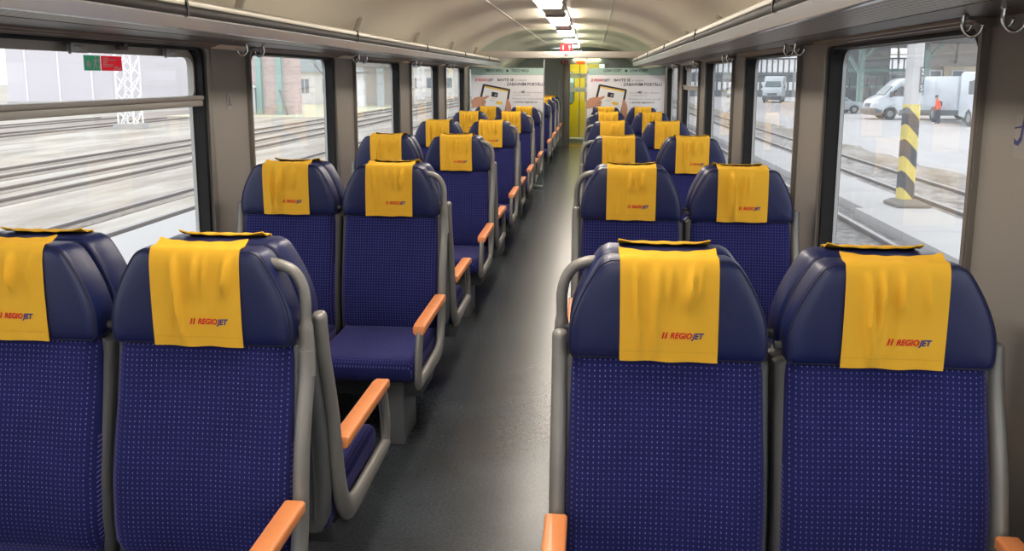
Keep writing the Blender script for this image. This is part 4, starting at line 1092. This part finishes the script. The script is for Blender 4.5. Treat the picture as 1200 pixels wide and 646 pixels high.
g = G(); g.bar((2.2,-.4,1.75), (2.85,-.9,.05), .12, .12); g.build('stay', 'roof_grey', r, smooth=0)
g = G(); g.box(-1.6,.35,-2.2,-.02,0,1.9); g.prism([(-1.8,1.9),(-.6,2.6),(.5,1.9)], 'Y', -2.4, -.02); g.build('snowy_lean_to', 'roof_snow', r, smooth=0)
r = tag(empty('white_house', (-27.0, 80, GZ)), 'white house with a snowy roof behind the bare tree', 'house')
B0('wall', 'render_white', [(-4,3.2,0,7,0,3.2)], r)
g = G(); g.prism([(-4.6,3.1),(-.4,4.7),(3.8,3.1)], 'Y', -.5, 7.5); g.build('roof', 'wall_shade', r, smooth=0)
for x in (-2.8, -.6, 1.6):
    g = G(); g.box(x-.4, x+.4, -.08, .05, 1.1, 2.4); w = g.build('window', 'pane_dark', r, smooth=0)
    g = G(); g.box(x-.03, x+.03, -.12, -.05, 1.1, 2.4); g.build('glazing_bar', 'render_white', w, smooth=0)
# bare tree
tr_ = tag(empty('bare_tree', (-22.3, 70, GZ)), 'leafless tree in front of the white house', 'tree')
g = G(); g2 = G(); rt_ = random.Random(5)
def branch(p, d, l, rr, lev, gg):
    q = p+d*l; mid = (p+q)/2+Vector((rt_.uniform(-.05,.05)*l, 0, 0)); gg.tube([p, mid, q], [rr, rr*.85, rr*.68], 6)
    if lev == 0: return
    for _ in range(3 if lev > 1 else 2):
        nd = (d+Vector((rt_.uniform(-.75,.75), rt_.uniform(-.6,.6), rt_.uniform(-.1,.5)))).normalized()
        branch(p.lerp(q, rt_.uniform(.6,1)), nd, l*rt_.uniform(.55,.8), rr*.6, lev-1, g2)
branch(Vector((0,0,0)), Vector((.05,0,1)), 1.7, .15, 5, g)
g.build('trunk', 'bark', tr_, smooth=60); g2.build('branches', 'bark', tr_, smooth=60)
def pylon(x, y, h, w, label):
    r = tag(empty('lattice_mast', (x, y, GZ)), label, 'mast')
    g = G(); c = G(); k = int(h/.85)
    for sx in (-1, 1):
        for sy_ in (-1, 1): g.bar((sx*w, sy_*w, 0), (sx*w, sy_*w, h), .07, .07)
    for i in range(k):
        z0, z1 = i*h/k, (i+1)*h/k
        for sy_ in (-1, 1):
            a, b = ((-w, w) if i % 2 else (w, -w)); c.bar((a, sy_*w, z0), (b, sy_*w, z1), .05, .05); c.bar((b, sy_*w, z0), (a, sy_*w, z1), .05, .05)
        for sx in (-1, 1): c.bar((sx*w, -w, z0), (sx*w, w, z1), .05, .05)
    g.build('corner_posts', 'mast_white', r, smooth=0); c.build('lattice_bars', 'mast_white', r, smooth=0)
    g = G(); g.box(-w-.2, w+.2, -w-.2, w+.2, -.1, .25); g.build('footing', 'concrete', r, smooth=0)
pylon(-23.4, 41.3, 9, .42, 'white lattice mast standing among the tracks at left')
pylon(-18.2, 90, 8, .28, 'slim lattice mast beside the tracks seen in the fourth left window')
r = tag(empty('signal_station', (-19.0, 74, GZ)), 'grey station canopy with dark beams seen through the third left window', 'building')
B('canopy', 'roof_grey', [(-2.6,2.2,-1,8,3.5,3.9),(-2.6,2.2,-1.2,-.9,2.9,3.1)], r); B('rear_wall', 'wall_pale', [(-2.6,2.2,6,6.4,0,3.5)], r)
for x in (-1.2, .5):
    g = G(); g.box(x-.3, x+.3, -.6, .0, 0, 3.5); g.build('pillar', 'wall_shade' if x > 0 else 'slat_white', r, smooth=0)
for z in (.6, 2.0):
    g = G(); g.box(1.1, 1.9, 5.9, 6.05, z, z+1.0); g.build('window', 'slat_white', r, smooth=0)
r = tag(empty('pale_hall', (-20.6, 112, GZ)), 'long pale hall beyond the fourth and fifth left windows', 'building')
B('wall', 'render_white', [(-5,3.6,0,40,0,3.6)], r); B('roof', 'wall_pale', [(-5.4,4.0,-.5,40.5,3.6,5.4)], r)
for x in (-3.2, -.8, 1.6):
    g = G(); g.box(x-.5, x+.5, -.08, .08, 1.2, 2.5); g.build('window', 'pane_dark', r, smooth=0)

# ------------------------------------------------------------------ light
w = bpy.data.worlds.new('overcast'); SC.world = w; w.use_nodes = True
nt = w.node_tree; bg = nt.nodes['Background']; bg.inputs[0].default_value = (.94,.97,1.0,1); bg.inputs[1].default_value = 1.6
vs = SC.view_settings
SC.display_settings.display_device = 'sRGB'
vs.view_transform = 'Standard'; vs.look = 'None'; vs.gamma = 1; vs.exposure = 0.38; vs.use_curve_mapping = False
cy_ = SC.cycles
cy_.use_denoising = True; cy_.max_bounces = 10; cy_.diffuse_bounces = 5; cy_.glossy_bounces = 4; cy_.transparent_max_bounces = 24; cy_.transmission_bounces = 4
cy_.sample_clamp_indirect = 8
cy_.caustics_reflective = False; cy_.caustics_refractive = False
